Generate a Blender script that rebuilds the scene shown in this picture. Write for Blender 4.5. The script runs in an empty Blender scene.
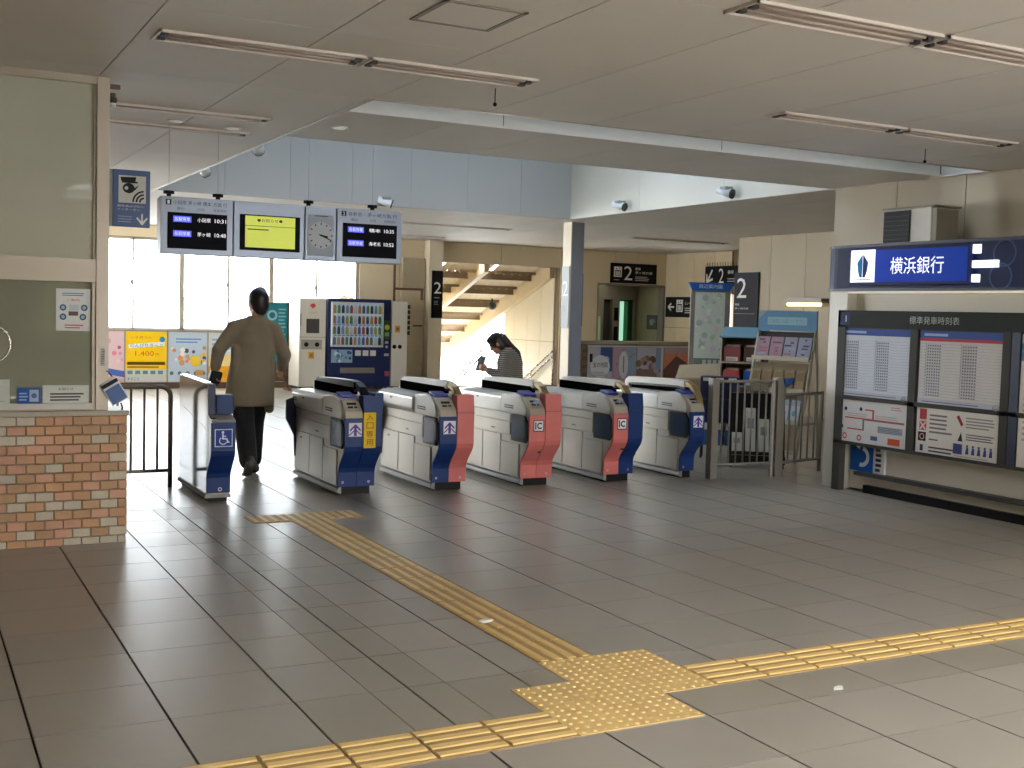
import bpy, bmesh, math, random
from mathutils import Vector, Matrix, Euler
random.seed(7)
sc = bpy.context.scene
COL = sc.collection
PI = math.pi
H = 3.11            # ceiling height
YB = 18.4           # back wall

# ------------------------------------------------------------------ camera
cam_d = bpy.data.cameras.new('camera')
cam = bpy.data.objects.new('camera', cam_d)
COL.objects.link(cam)
sc.camera = cam
cam_d.sensor_width = 36.0
cam_d.lens = 36.0 * 1166.5 / 1024.0
cam_d.clip_end = 400
_yaw, _pit, _rol = 0.484067, 0.0608098, 0.0271653
_f = Vector((math.sin(_yaw)*math.cos(_pit), math.cos(_yaw)*math.cos(_pit), -math.sin(_pit)))
_r = Vector((math.cos(_yaw), -math.sin(_yaw), 0))
_u = _r.cross(_f)
_r2 = math.cos(_rol)*_r + math.sin(_rol)*_u
_u2 = -math.sin(_rol)*_r + math.cos(_rol)*_u
cam.matrix_world = Matrix(((_r2.x, _u2.x, -_f.x, -0.4288), (_r2.y, _u2.y, -_f.y, -4.5655), (_r2.z, _u2.z, -_f.z, 1.6224), (0, 0, 0, 1)))

# ------------------------------------------------------------------ sky and exposure
wd = bpy.data.worlds.new('sky'); sc.world = wd; wd.use_nodes = True
nt = wd.node_tree; nt.nodes.clear()
bg = nt.nodes.new('ShaderNodeBackground'); wo = nt.nodes.new('ShaderNodeOutputWorld')
bg.inputs['Color'].default_value = (0.96, 0.98, 1.0, 1)
bg.inputs['Strength'].default_value = 22.0
nt.links.new(bg.outputs[0], wo.inputs[0])
sc.view_settings.view_transform = 'Standard'
sc.view_settings.look = 'None'
sc.view_settings.gamma = 1.0
sc.view_settings.use_curve_mapping = False
sc.view_settings.exposure = -0.12
sc.cycles.use_denoising = True
sc.cycles.max_bounces = 10
sc.cycles.diffuse_bounces = 5
sc.cycles.glossy_bounces = 4
sc.cycles.transparent_max_bounces = 12
sc.cycles.sample_clamp_indirect = 6.0
sc.cycles.caustics_reflective = False
sc.cycles.caustics_refractive = False

# ------------------------------------------------------------------ materials
def lin(c):
    return tuple(((v/255.0)/12.92 if v/255.0 <= 0.04045 else ((v/255.0+0.055)/1.055)**2.4) for v in c)
MATS = {}
def mat(name, col, rough=0.5, metal=0.0, var=0.06, scale=6.0, bump=0.0, emit=0.0, rvar=0.0, rand=0.0, coat=0.0, stretch=None, spec=None):
    if name in MATS: return MATS[name]
    m = bpy.data.materials.new(name); m.use_nodes = True
    n = m.node_tree; p = n.nodes['Principled BSDF']
    c = lin(col)
    p.inputs['Roughness'].default_value = rough
    p.inputs['Metallic'].default_value = metal
    if spec is not None: p.inputs['Specular IOR Level'].default_value = spec
    if coat: p.inputs['Coat Weight'].default_value = coat
    tc = n.nodes.new('ShaderNodeTexCoord'); vec = tc.outputs['Object']
    if rand:   # every piece its own shade
        oi = n.nodes.new('ShaderNodeObjectInfo')
        ad = n.nodes.new('ShaderNodeVectorMath'); ad.operation = 'ADD'
        mu = n.nodes.new('ShaderNodeVectorMath'); mu.operation = 'SCALE'
        cx = n.nodes.new('ShaderNodeCombineXYZ')
        for k in range(3): n.links.new(oi.outputs['Random'], cx.inputs[k])
        mu.inputs['Scale'].default_value = 37.0
        n.links.new(cx.outputs[0], mu.inputs[0])
        n.links.new(vec, ad.inputs[0]); n.links.new(mu.outputs[0], ad.inputs[1]); vec = ad.outputs[0]
    if stretch:
        mp = n.nodes.new('ShaderNodeMapping'); mp.inputs['Scale'].default_value = stretch
        n.links.new(vec, mp.inputs[0]); vec = mp.outputs[0]
    nz = n.nodes.new('ShaderNodeTexNoise'); nz.inputs['Scale'].default_value = scale
    nz.inputs['Detail'].default_value = 5.0
    n.links.new(vec, nz.inputs['Vector'])
    mx = n.nodes.new('ShaderNodeMix'); mx.data_type = 'RGBA'
    mx.inputs[6].default_value = (*[max(0, v*(1-var*2.2)) for v in c], 1)
    mx.inputs[7].default_value = (*[min(1, v*(1+var*2.2)) for v in c], 1)
    n.links.new(nz.outputs['Fac'], mx.inputs[0])
    out = mx.outputs[2]
    if rand:
        hv = n.nodes.new('ShaderNodeHueSaturation')
        mr = n.nodes.new('ShaderNodeMapRange')
        mr.inputs[3].default_value = 1-rand; mr.inputs[4].default_value = 1+rand
        n.links.new(oi.outputs['Random'], mr.inputs[0]); n.links.new(mr.outputs[0], hv.inputs['Value'])
        n.links.new(out, hv.inputs['Color']); out = hv.outputs[0]
    n.links.new(out, p.inputs['Base Color'])
    if rvar:
        mr2 = n.nodes.new('ShaderNodeMapRange')
        mr2.inputs[1].default_value = 0.3; mr2.inputs[2].default_value = 0.7
        mr2.inputs[3].default_value = max(0.02, rough-rvar); mr2.inputs[4].default_value = rough+rvar
        n.links.new(nz.outputs['Fac'], mr2.inputs[0]); n.links.new(mr2.outputs[0], p.inputs['Roughness'])
    if bump:
        b = n.nodes.new('ShaderNodeBump'); b.inputs['Strength'].default_value = bump; b.inputs['Distance'].default_value = 0.01
        n.links.new(nz.outputs['Fac'], b.inputs['Height']); n.links.new(b.outputs[0], p.inputs['Normal'])
    if emit:
        n.links.new(out, p.inputs['Emission Color']); p.inputs['Emission Strength'].default_value = emit
    MATS[name] = m
    return m
def glass(name, tint=(235, 240, 240), gloss=0.10, rough=0.02, body=0.0, bodycol=(200, 205, 195)):
    if name in MATS: return MATS[name]
    m = bpy.data.materials.new(name); m.use_nodes = True
    n = m.node_tree; n.nodes.clear()
    o = n.nodes.new('ShaderNodeOutputMaterial'); t = n.nodes.new('ShaderNodeBsdfTransparent'); g = n.nodes.new('ShaderNodeBsdfGlossy')
    t.inputs[0].default_value = (*lin(tint), 1); g.inputs['Roughness'].default_value = rough
    base = t.outputs[0]
    if body:
        d = n.nodes.new('ShaderNodeBsdfDiffuse'); d.inputs[0].default_value = (*lin(bodycol), 1)
        nz = n.nodes.new('ShaderNodeTexNoise'); nz.inputs['Scale'].default_value = 1.5
        mr = n.nodes.new('ShaderNodeMapRange'); mr.inputs[3].default_value = body*0.8; mr.inputs[4].default_value = min(1, body*1.2)
        n.links.new(nz.outputs['Fac'], mr.inputs[0])
        k = n.nodes.new('ShaderNodeMixShader'); n.links.new(mr.outputs[0], k.inputs[0])
        n.links.new(base, k.inputs[1]); n.links.new(d.outputs[0], k.inputs[2]); base = k.outputs[0]
    x = n.nodes.new('ShaderNodeMixShader'); x.inputs[0].default_value = gloss
    n.links.new(base, x.inputs[1]); n.links.new(g.outputs[0], x.inputs[2]); n.links.new(x.outputs[0], o.inputs[0])
    MATS[name] = m
    return m
def ink(col, emit=0.0, rough=0.55):
    k = 'ink_%02x%02x%02x_%d_%d' % (*[int(v) for v in col], int(emit*10), int(rough*100))
    return mat(k, col, rough, 0, 0.02, 20, 0, emit, spec=0.2)

# ------------------------------------------------------------------ mesh builder (world coordinates)
ORG = {}
class MB:
    def __init__(s): s.v = []; s.f = []; s.m = []; s.cur = 0; s.sm = []
    def add(s, vs, fs, smooth=False):
        o = len(s.v); s.v += [tuple(p) for p in vs]
        for f in fs: s.f.append(tuple(i+o for i in f)); s.m.append(s.cur); s.sm.append(smooth)
        return s
    def box(s, x0, y0, z0, x1, y1, z1, rot=None, piv=None):
        vs = [Vector((x, y, z)) for z in (z0, z1) for y in (y0, y1) for x in (x0, x1)]
        if rot is not None:
            p = Vector(piv) if piv else Vector(((x0+x1)/2, (y0+y1)/2, (z0+z1)/2))
            R = Euler(rot).to_matrix(); vs = [R @ (v-p)+p for v in vs]
        return s.add(vs, [(0, 2, 3, 1), (4, 5, 7, 6), (0, 1, 5, 4), (2, 6, 7, 3), (0, 4, 6, 2), (1, 3, 7, 5)])
    def prism(s, poly, axis, a, b, smooth=False):
        def P(q, w): return {'x': (w, q[0], q[1]), 'y': (q[0], w, q[1]), 'z': (q[0], q[1], w)}[axis]
        n = len(poly); vs = [P(q, a) for q in poly]+[P(q, b) for q in poly]
        ar = sum(poly[i][0]*poly[(i+1) % n][1]-poly[(i+1) % n][0]*poly[i][1] for i in range(n))
        flip = (ar < 0) ^ (axis == 'y') ^ (b < a)
        fs = [tuple(range(n))[::-1], tuple(range(n, 2*n))]+[(i, (i+1) % n, n+(i+1) % n, n+i) for i in range(n)]
        if flip: fs = [f[::-1] for f in fs]
        return s.add(vs, fs, smooth)
    def cyl(s, p0, p1, r, n=12, r1=None, caps=True, smooth=True):
        p0 = Vector(p0); p1 = Vector(p1); r1 = r if r1 is None else r1
        d = (p1-p0).normalized(); a = d.orthogonal().normalized(); b = d.cross(a)
        vs = []
        for p, q in ((p0, r), (p1, r1)):
            vs += [p+q*(math.cos(2*PI*i/n)*a+math.sin(2*PI*i/n)*b) for i in range(n)]
        s.add(vs, [(i, (i+1) % n, n+(i+1) % n, n+i) for i in range(n)], smooth)
        if caps:
            o = len(s.v)-2*n
            s.f += [tuple(o+i for i in range(n))[::-1], tuple(o+n+i for i in range(n))]; s.m += [s.cur]*2; s.sm += [False]*2
        return s
    def tube(s, path, r, n=8, closed=False):
        path = [Vector(p) for p in path]; L = len(path); rings = []; prev = None
        for i, p in enumerate(path):
            if closed: t = (path[(i+1) % L]-path[i-1]).normalized()
            else: t = (path[min(i+1, L-1)]-path[max(i-1, 0)]).normalized()
            if prev is None: a = t.orthogonal().normalized()
            else:
                a = prev-prev.dot(t)*t
                a = a.normalized() if a.length > 1e-6 else t.orthogonal().normalized()
            prev = a; b = t.cross(a)
            rr = r[i] if isinstance(r, (list, tuple)) else r
            rings.append([p+rr*(math.cos(2*PI*k/n)*a+math.sin(2*PI*k/n)*b) for k in range(n)])
        vs = [q for g in rings for q in g]; fs = []
        for i in range(L if closed else L-1):
            j = (i+1) % L
            fs += [(i*n+k, i*n+(k+1) % n, j*n+(k+1) % n, j*n+k) for k in range(n)]
        s.add(vs, fs, True)
        if not closed:
            o = len(s.v)-L*n
            s.f += [tuple(o+k for k in range(n))[::-1], tuple(o+(L-1)*n+k for k in range(n))]; s.m += [s.cur]*2; s.sm += [False]*2
        return s
    def ball(s, c, r, nu=12, nv=8, rot=None):
        c = Vector(c); r = Vector((r, r, r)) if not hasattr(r, '__len__') else Vector(r)
        R = Euler(rot).to_matrix() if rot else Matrix.Identity(3)
        vs = [c+R @ Vector((0, 0, r.z))]
        for j in range(1, nv):
            t = PI*j/nv
            vs += [c+R @ Vector((r.x*math.sin(t)*math.cos(2*PI*i/nu), r.y*math.sin(t)*math.sin(2*PI*i/nu), r.z*math.cos(t))) for i in range(nu)]
        vs.append(c+R @ Vector((0, 0, -r.z))); e = len(vs)-1
        fs = [(0, 1+i, 1+(i+1) % nu) for i in range(nu)]
        for j in range(nv-2):
            a = 1+j*nu; b = a+nu
            fs += [(a+i, b+i, b+(i+1) % nu, a+(i+1) % nu) for i in range(nu)]
        a = 1+(nv-2)*nu
        fs += [(e, a+(i+1) % nu, a+i) for i in range(nu)]
        return s.add(vs, fs, True)
    def mesh(s, name, mats, off=(0, 0, 0), bevel=0.0, seg=2):
        me = bpy.data.meshes.new(name)
        o = Vector(off)
        me.from_pydata([Vector(p)-o for p in s.v], [], s.f)
        mats = mats if isinstance(mats, (list, tuple)) else [mats]
        for m in mats: me.materials.append(m)
        for p, i, q in zip(me.polygons, s.m, s.sm): p.material_index = i; p.use_smooth = q
        if bevel:
            b = bmesh.new(); b.from_mesh(me)
            bmesh.ops.bevel(b, geom=[e for e in b.edges if len(e.link_faces) == 2 and e.calc_face_angle(0) > 0.5], offset=bevel, segments=seg, profile=0.5, affect='EDGES', clamp_overlap=True)
            b.to_mesh(me); b.free()
        me.update()
        return me
    def build(s, name, mats, parent=None, bevel=0.0, seg=2, label=None, cat=None, group=None, kind=None):
        if parent is not None: off = ORG.get(parent.name, Vector((0, 0, 0)))
        elif kind == 'structure': off = Vector((0, 0, 0))
        else:
            xs, ys, zs = zip(*s.v); off = Vector(((min(xs)+max(xs))/2, (min(ys)+max(ys))/2, min(zs)))
        ob = bpy.data.objects.new(name, s.mesh(name, mats, off, bevel, seg)); COL.objects.link(ob)
        if parent is not None: ob.parent = parent
        else: ob.location = off
        ORG[ob.name] = off
        tag(ob, label, cat, group, kind)
        return ob
def tag(o, label=None, cat=None, group=None, kind=None):
    for k, v in (('label', label), ('category', cat), ('group', group), ('kind', kind)):
        if v: o[k] = v
    return o
def thing(name, label, cat, loc=(0, 0, 0), group=None, kind=None):
    o = bpy.data.objects.new(name, None); COL.objects.link(o)
    o.empty_display_size = 0.1; o.location = loc; ORG[o.name] = Vector(loc)
    return tag(o, label, cat, group, kind)
def copy_piece(src, loc, parent, name=None, material=None):
    c = src.copy(); COL.objects.link(c); c.parent = parent; c.location = loc
    return c
def copy_tree(o, parent=None):
    c = o.copy(); COL.objects.link(c); c.parent = parent; ORG[c.name] = ORG.get(o.name, Vector())
    for ch in list(o.children): copy_tree(ch, c)
    return c
# ------------------------------------------------------------------ lettering and flat print
_TXT = {}
def text_geo(t):
    if t in _TXT: return _TXT[t]
    cu = bpy.data.curves.new('lettering', 'FONT'); cu.body = t; cu.size = 1.0; cu.resolution_u = 2
    ob = bpy.data.objects.new('lettering', cu); COL.objects.link(ob)
    dg = bpy.context.evaluated_depsgraph_get(); dg.update()
    me = bpy.data.meshes.new_from_object(ob.evaluated_get(dg))
    vs = [(v.co.x, v.co.y) for v in me.vertices]; fs = [tuple(p.vertices) for p in me.polygons]
    bpy.data.objects.remove(ob); bpy.data.curves.remove(cu); bpy.data.meshes.remove(me)
    _TXT[t] = (vs, fs); return _TXT[t]
class Print:
    """flat printed marks on a plane: origin O, axes U (right) and V (up) in metres"""
    def __init__(s, O, U, V, lift=0.0012):
        s.O = Vector(O); s.U = Vector(U).normalized(); s.V = Vector(V).normalized(); s.N = s.U.cross(s.V).normalized()
        s.mb = MB(); s.mats = []; s.z = lift
    def P(s, u, v): return s.O+s.U*u+s.V*v+s.N*s.z
    def setm(s, c):
        m = c if isinstance(c, bpy.types.Material) else ink(c)
        if m not in s.mats: s.mats.append(m)
        s.mb.cur = s.mats.index(m)
    def rect(s, u0, v0, u1, v1, c, step=True):
        s.setm(c)
        if step: s.z += 0.00025
        s.mb.add([s.P(u0, v0), s.P(u1, v0), s.P(u1, v1), s.P(u0, v1)], [(0, 1, 2, 3)]); return s
    def poly(s, pts, c):
        s.setm(c); s.z += 0.00025
        s.mb.add([s.P(*q) for q in pts], [tuple(range(len(pts)))]); return s
    def disc(s, u, v, r, c, n=20, ry=None):
        ry = ry or r
        return s.poly([(u+r*math.cos(2*PI*i/n), v+ry*math.sin(2*PI*i/n)) for i in range(n)], c)
    def ring(s, u, v, r0, r1, c, n=28, a0=0.0, a1=2*PI):
        s.setm(c); s.z += 0.00025
        for i in range(n):
            a = a0+(a1-a0)*i/n; b = a0+(a1-a0)*(i+1)/n
            s.mb.add([s.P(u+r0*math.cos(a), v+r0*math.sin(a)), s.P(u+r1*math.cos(a), v+r1*math.sin(a)), s.P(u+r1*math.cos(b), v+r1*math.sin(b)), s.P(u+r0*math.cos(b), v+r0*math.sin(b))], [(0, 1, 2, 3)])
        return s
    def line(s, u0, v0, u1, v1, w, c):
        d = Vector((u1-u0, v1-v0)); n = Vector((-d.y, d.x)).normalized()*w/2
        return s.poly([(u0-n.x, v0-n.y), (u1-n.x, v1-n.y), (u1+n.x, v1+n.y), (u0+n.x, v0+n.y)], c)
    def text(s, t, u0, v0, u1, v1, c, stretch=True):
        vs, fs = text_geo(t)
        if not vs: return s
        s.setm(c); s.z += 0.00025
        x0 = min(p[0] for p in vs); x1 = max(p[0] for p in vs); y0 = min(p[1] for p in vs); y1 = max(p[1] for p in vs)
        kx = (u1-u0)/(x1-x0); ky = (v1-v0)/(y1-y0)
        if not stretch: kx = ky = min(kx, ky)
        cu = (u0+u1)/2-kx*(x0+x1)/2; cv = (v0+v1)/2-ky*(y0+y1)/2
        s.mb.add([s.P(cu+kx*p[0], cv+ky*p[1]) for p in vs], fs); return s
    def lines(s, u0, v0, u1, v1, n, c, fill=0.45, ragged=0.3):
        h = (v1-v0)/n
        s.z += 0.00025
        for i in range(n):
            e = u1-(u1-u0)*ragged*random.random()
            s.rect(u0, v0+i*h, e, v0+i*h+h*fill, c, step=False)
        return s
    def build(s, name, parent, label=None): return s.mb.build(name, s.mats, parent, label=label)
# ------------------------------------------------------------------ shared materials
M_TILE = mat('floor_tile', (146, 138, 126), 0.31, 0, 0.07, 2.6, 0, rvar=0.03, rand=0.05)
M_TILE_B = mat('brown_floor_tile', (138, 130, 116), 0.34, 0, 0.08, 3.0, 0, rvar=0.03, rand=0.04)
M_GROUT = mat('grout', (40, 37, 34), 0.8, 0, 0.1, 20)
M_YELB = mat('tactile_base', (164, 132, 80), 0.55, 0, 0.10, 9, 0.05, rand=0.04)
M_YEL = mat('tactile_yellow', (212, 180, 116), 0.5, 0, 0.07, 7, 0.05, rand=0.04)
M_CEIL = mat('ceiling_panel', (226, 221, 214), 0.55, 0, 0.03, 1.5, 0, rand=0.02)
M_SEAM = mat('ceiling_seam', (92, 86, 78), 0.8)
M_BEIGE = mat('beige_panel', (216, 200, 168), 0.45, 0, 0.04, 1.2, 0, rand=0.02)
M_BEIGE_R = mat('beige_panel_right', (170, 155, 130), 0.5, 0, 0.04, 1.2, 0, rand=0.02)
M_BEIGE_D = mat('beige_joint', (120, 106, 84), 0.8)
M_CREAM = mat('cream_paint', (225, 214, 190), 0.5, 0, 0.03, 2)
M_WHITE = mat('white_paint', (226, 226, 222), 0.45, 0, 0.03, 3)
M_WELL = mat('well_wall', (170, 169, 166), 0.6, 0, 0.03, 1.0, rand=0.02)
M_ALU = mat('aluminium', (178, 168, 152), 0.38, 0.35, 0.03, 5)
M_STEEL = mat('brushed_steel', (205, 203, 198), 0.26, 0.9, 0.05, 3, 0, rvar=0.05, stretch=(1, 1, 14))
M_DSTEEL = mat('dark_steel', (132, 126, 116), 0.45, 0.4, 0.06, 6)
M_BLACK = mat('black_plastic', (20, 20, 22), 0.5, 0, 0.05, 8, spec=0.2)
M_DARK = mat('dark_grey', (58, 56, 54), 0.5, 0, 0.06, 8)
M_GREY = mat('mid_grey', (140, 140, 138), 0.5, 0, 0.04, 6)
M_NAVY = mat('navy', (24, 34, 74), 0.5, 0, 0.05, 5)
M_BLUE = mat('gate_blue', (20, 50, 106), 0.45, 0, 0.06, 5, spec=0.3)
M_PINK = mat('gate_pink', (206, 112, 106), 0.45, 0, 0.05, 5, spec=0.35)
M_TIMBER = mat('brown_trim', (98, 74, 54), 0.5, 0, 0.1, 6, stretch=(1, 8, 1))

def cam_px(p):
    d = Vector(p)-Vector((-0.4288, -4.5655, 1.6224)); z = d.dot(_f)
    if z < 0.2: return None
    return 512+1166.5*d.dot(_r2)/z, 384-1166.5*d.dot(_u2)/z, z
def in_view(p, m=60):
    q = cam_px(p)
    return q is not None and -m < q[0] < 1024+m and -m < q[1] < 768+m

def lay_pieces(owner, name, cells, limit, thick, materials, up=True, bev=0.0):
    """cells: (x0,y0,x1,y1,z,mat index). The nearest in view become objects of their own, the rest one joined part."""
    def key(c):
        q = cam_px(((c[0]+c[2])/2, (c[1]+c[3])/2, c[4])); return q[2] if q else 1e9
    vis = sorted([c for c in cells if in_view(((c[0]+c[2])/2, (c[1]+c[3])/2, c[4]), 90)], key=key)[:limit]
    vs = set(id(c) for c in vis); cache = {}
    for c in vis:
        w, d = round(c[2]-c[0], 3), round(c[3]-c[1], 3); k = (w, d, c[5])
        if k not in cache:
            b = MB(); z0, z1 = (-thick, 0) if up else (0, thick)
            b.box(-w/2, -d/2, z0, w/2, d/2, z1)
            cache[k] = b.mesh(name, materials[c[5]], bevel=bev, seg=1)
        o = bpy.data.objects.new(name, cache[k]); COL.objects.link(o); o.parent = owner
        o.location = ((c[0]+c[2])/2, (c[1]+c[3])/2, c[4])
    rest = [c for c in cells if id(c) not in vs]
    if rest:
        b = MB()
        for c in rest:
            b.cur = c[5]; z0, z1 = (c[4]-thick, c[4]) if up else (c[4], c[4]+thick)
            b.box(c[0], c[1], z0, c[2], c[3], z1)
        b.build(name+'_field', materials, owner, kind='stuff')

# ------------------------------------------------------------------ floor
fl = MB(); fl.box(-7, -9, -0.15, 16.0, YB+0.2, -0.010)
floor = fl.build('floor', M_GROUT, kind='structure', label='grey stone tile floor of the station concourse')
rows = [0, -0.5, -0.81]+[-0.81-0.475*k for k in range(1, 18)]
ybounds = sorted(rows)+[0.48*j for j in range(1, 39)]
cells = []
for i in range(-14, 32):
    for y0, y1 in zip(ybounds, ybounds[1:]):
        if y1 > YB+0.05: continue
        xs = [0.5*i, 0.5*i+0.5]
        if i in (2, 3) and -0.6 < y0 < 4.6:
            cut = 1.33 if i == 2 else 1.68
            xs = [xs[0], cut, xs[1]]
        for q, (x0, x1) in enumerate(zip(xs, xs[1:])):
            br = (len(xs) == 3 and ((i == 2 and q == 1) or (i == 3 and q == 0))) or (abs(y0+0.81) < 1e-3 and x0 > 2.3) or (abs(y0+0.5) < 1e-3 and 0.9 < x0 < 2.2)
            g = 0.005 if (abs(x0*2-round(x0*2)) < 1e-6) else 0.002
            g2 = 0.005 if (abs(x1*2-round(x1*2)) < 1e-6) else 0.002
            cells.append((x0+g, y0+0.002, x1-g2, y1-0.002, 0.0, 1 if br else 0))
lay_pieces(floor, 'tile', cells, 290, 0.011, [M_TILE, M_TILE_B])

# tactile paving
M_YELD = mat('tactile_dot_base', (206, 174, 114), 0.55, 0, 0.10, 9, 0.05, rand=0.04)
def bar_tile(along_y):
    b = MB(); b.box(-0.147, -0.147, 0, 0.147, 0.147, 0.004); b.cur = 1
    for k in range(4):
        c = -0.1125+0.075*k
        prof = [(c-0.022, 0.004), (c+0.022, 0.004), (c+0.016, 0.009), (c-0.016, 0.009)]
        if along_y: b.prism([(q[0], q[1]) for q in prof], 'y', -0.14, 0.14)
        else: b.prism([(q[0], q[1]) for q in prof], 'x', -0.14, 0.14)
    return b.mesh('guide_bar_tile', [M_YELB, M_YEL])
def dot_tile():
    b = MB(); b.box(-0.147, -0.147, 0, 0.147, 0.147, 0.004); b.cur = 1
    for i in range(6):
        for j in range(6):
            b.cyl((-0.125+0.05*i, -0.125+0.05*j, 0.004), (-0.125+0.05*i, -0.125+0.05*j, 0.009), 0.0135, 6, 0.008, smooth=False)
    return b.mesh('warning_dot_tile', [M_YELD, M_YEL])
tact = thing('tactile_paving', 'yellow tactile paving path of raised bars and dots across the tiled floor', 'tactile paving', (2.35, 1.0, 0.0))
MBY, MBX, MDT = bar_tile(True), bar_tile(False), dot_tile()
def tac(me, x, y):
    o = bpy.data.objects.new(me.name, me); COL.objects.link(o); o.parent = tact
    o.location = (x-2.35, y-1.0, 0.0)
for k in range(13): tac(MBY, 2.345, 0.23+0.298*k)
tac(MBY, 2.345, 4.10); tac(MBY, 2.05, 4.10); tac(MBY, 2.64, 4.10)
for x, y in ((2.335, -0.065), (2.63, -0.065), (2.335, -0.36), (2.63, -0.36), (2.04, -0.36), (2.04, -0.655), (2.335, -0.655)): tac(MDT, x, y)
for k in range(12): tac(MBX, 2.926+0.298*k, -0.36)
for k in range(8): tac(MBX, 1.744-0.298*k, -0.655)

# ------------------------------------------------------------------ ceiling with skylight well
WX0, WX1, WY0, BY0, BY1, WY1 = 2.55, 8.87, 3.36, 3.94, 5.5, 11.3
cl = MB()
T = 0.02
HX0, HX1, HY0, HY1 = 1.6, 7.0, -6.0, -3.9      # unseen ceiling hole added behind the camera to light the front floor
HOLE = [(-7, -9, 16.0, HY0), (-7, HY0, HX0, HY1), (HX1, HY0, 16.0, HY1), (-7, HY1, 16.0, WY0)]
for r in HOLE+[(-7, WY0, WX0, WY1), (WX1, WY0, 16.0, WY1), (-7, WY1, 16.0, YB+0.2), (WX0, BY0, WX1, BY1)]:
    cl.box(r[0], r[1], H+T, r[2], r[3], H+0.12)
ceiling = cl.build('ceiling', M_SEAM, kind='structure', label='flat ceiling of wide off-white panels with a skylight well')
cells = []
PW = (WX1-WX0)/7
def ceil_rect(x0, y0, x1, y1, ys):
    i0 = math.floor((x0-WX0)/PW+0.01); i1 = math.ceil((x1-WX0)/PW-0.01)
    ys = [y0]+[y for y in ys if y0+0.2 < y < y1-0.2]+[y1]
    for i in range(i0, i1):
        a, b = max(x0, WX0+PW*i), min(x1, WX0+PW*(i+1))
        if b-a < 0.05: continue
        for p, q in zip(ys, ys[1:]): cells.append((a+0.004, p+0.002, b-0.004, q-0.002, H, 0))
for r in HOLE: ceil_rect(*r, [-7.2, -5.4, -3.6, -1.8, 0.05, 1.55])
ceil_rect(-7, WY0, WX0, WY1, [5.5, 7.4, 9.3])
ceil_rect(WX1, WY0, 16.0, WY1, [5.5, 7.4, 9.3])
ceil_rect(-7, WY1, 16.0, YB, [13.1, 14.9, 16.7])
ceil_rect(WX0, BY0, WX1, BY1, [])
lay_pieces(ceiling, 'panel', cells, 260, T+0.001, [M_CEIL], up=False)

ZT = H+2.3
wl = MB()
wl.box(WX0-0.1, WY1, H+0.12, WX1+0.1, WY1+0.1, ZT)
wl.box(WX1, WY0-0.1, H+0.12, WX1+0.1, WY1, ZT)
wl.box(WX0-0.1, WY0-0.1, H+0.12, WX0, WY1, ZT)
wl.box(WX0, WY0-0.1, H+0.12, WX1, WY0, ZT)
well = wl.build('wall_skylight', M_GREY, kind='structure', label='pale blue grey panelled walls of the skylight well')
def face_panels(owner, name, cells, m, thick=0.02):
    """cells: boxes (x0,y0,z0,x1,y1,z1), every one an own panel"""
    for c in cells:
        b = MB(); cx = ((c[0]+c[3])/2, (c[1]+c[4])/2, (c[2]+c[5])/2)
        b.box(*[c[k]-cx[k % 3] for k in range(6)])
        o = bpy.data.objects.new(name, b.mesh(name, m)); COL.objects.link(o); o.parent = owner; o.location = cx
n = 7
face_panels(well, 'wall_panel', [(WX0+PW*i+0.0015, WY1-0.02, H, WX0+PW*(i+1)-0.0015, WY1+0.001, ZT-0.01) for i in range(n)], M_WELL)
yy = [WY0+0.01, BY0, BY1, 7.43, 9.36, WY1-0.02]
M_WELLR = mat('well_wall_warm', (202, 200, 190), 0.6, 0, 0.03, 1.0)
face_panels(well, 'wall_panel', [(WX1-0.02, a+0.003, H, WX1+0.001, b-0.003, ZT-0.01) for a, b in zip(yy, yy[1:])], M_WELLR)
face_panels(well, 'wall_panel', [(WX0-0.001, a+0.003, H, WX0+0.02, b-0.003, ZT-0.01) for a, b in zip(yy, yy[1:])], M_WELL)
tr = MB(); tr.box(WX0, WY0-0.03, H-0.004, WX1, WY0, H+0.12)
tr.box(WX0-0.03, WY0, H-0.004, WX0, WY1, H+0.12); tr.box(WX1, WY0, H-0.004, WX1+0.03, WY1, H+0.12); tr.box(WX0, WY1, H-0.004, WX1, WY1+0.03, H+0.12)
tr.build('trim_1', M_ALU, kind='structure', label='thin metal edge trim around the skylight well')
bm_ = MB(); bm_.box(WX0+0.022, BY0+0.02, H+0.12, WX1-0.022, BY1-0.02, H+0.75)
beam = bm_.build('wall_beam', M_WELL, kind='structure', label='boxed beam with pale front face crossing the skylight well')
face_panels(beam, 'beam_panel', [(a+0.004, BY0-0.002, H+0.0, b-0.004, BY0+0.019, H+0.75) for a, b in ((WX0+0.025, 3.9), (3.9, 6.1), (6.1, 8.84))], M_WHITE)
face_panels(beam, 'beam_panel', [(a+0.004, BY1-0.019, H+0.0, b-0.004, BY1+0.002, H+0.75) for a, b in ((WX0+0.025, 3.9), (3.9, 6.1), (6.1, 8.84))], M_WELL)
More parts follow.
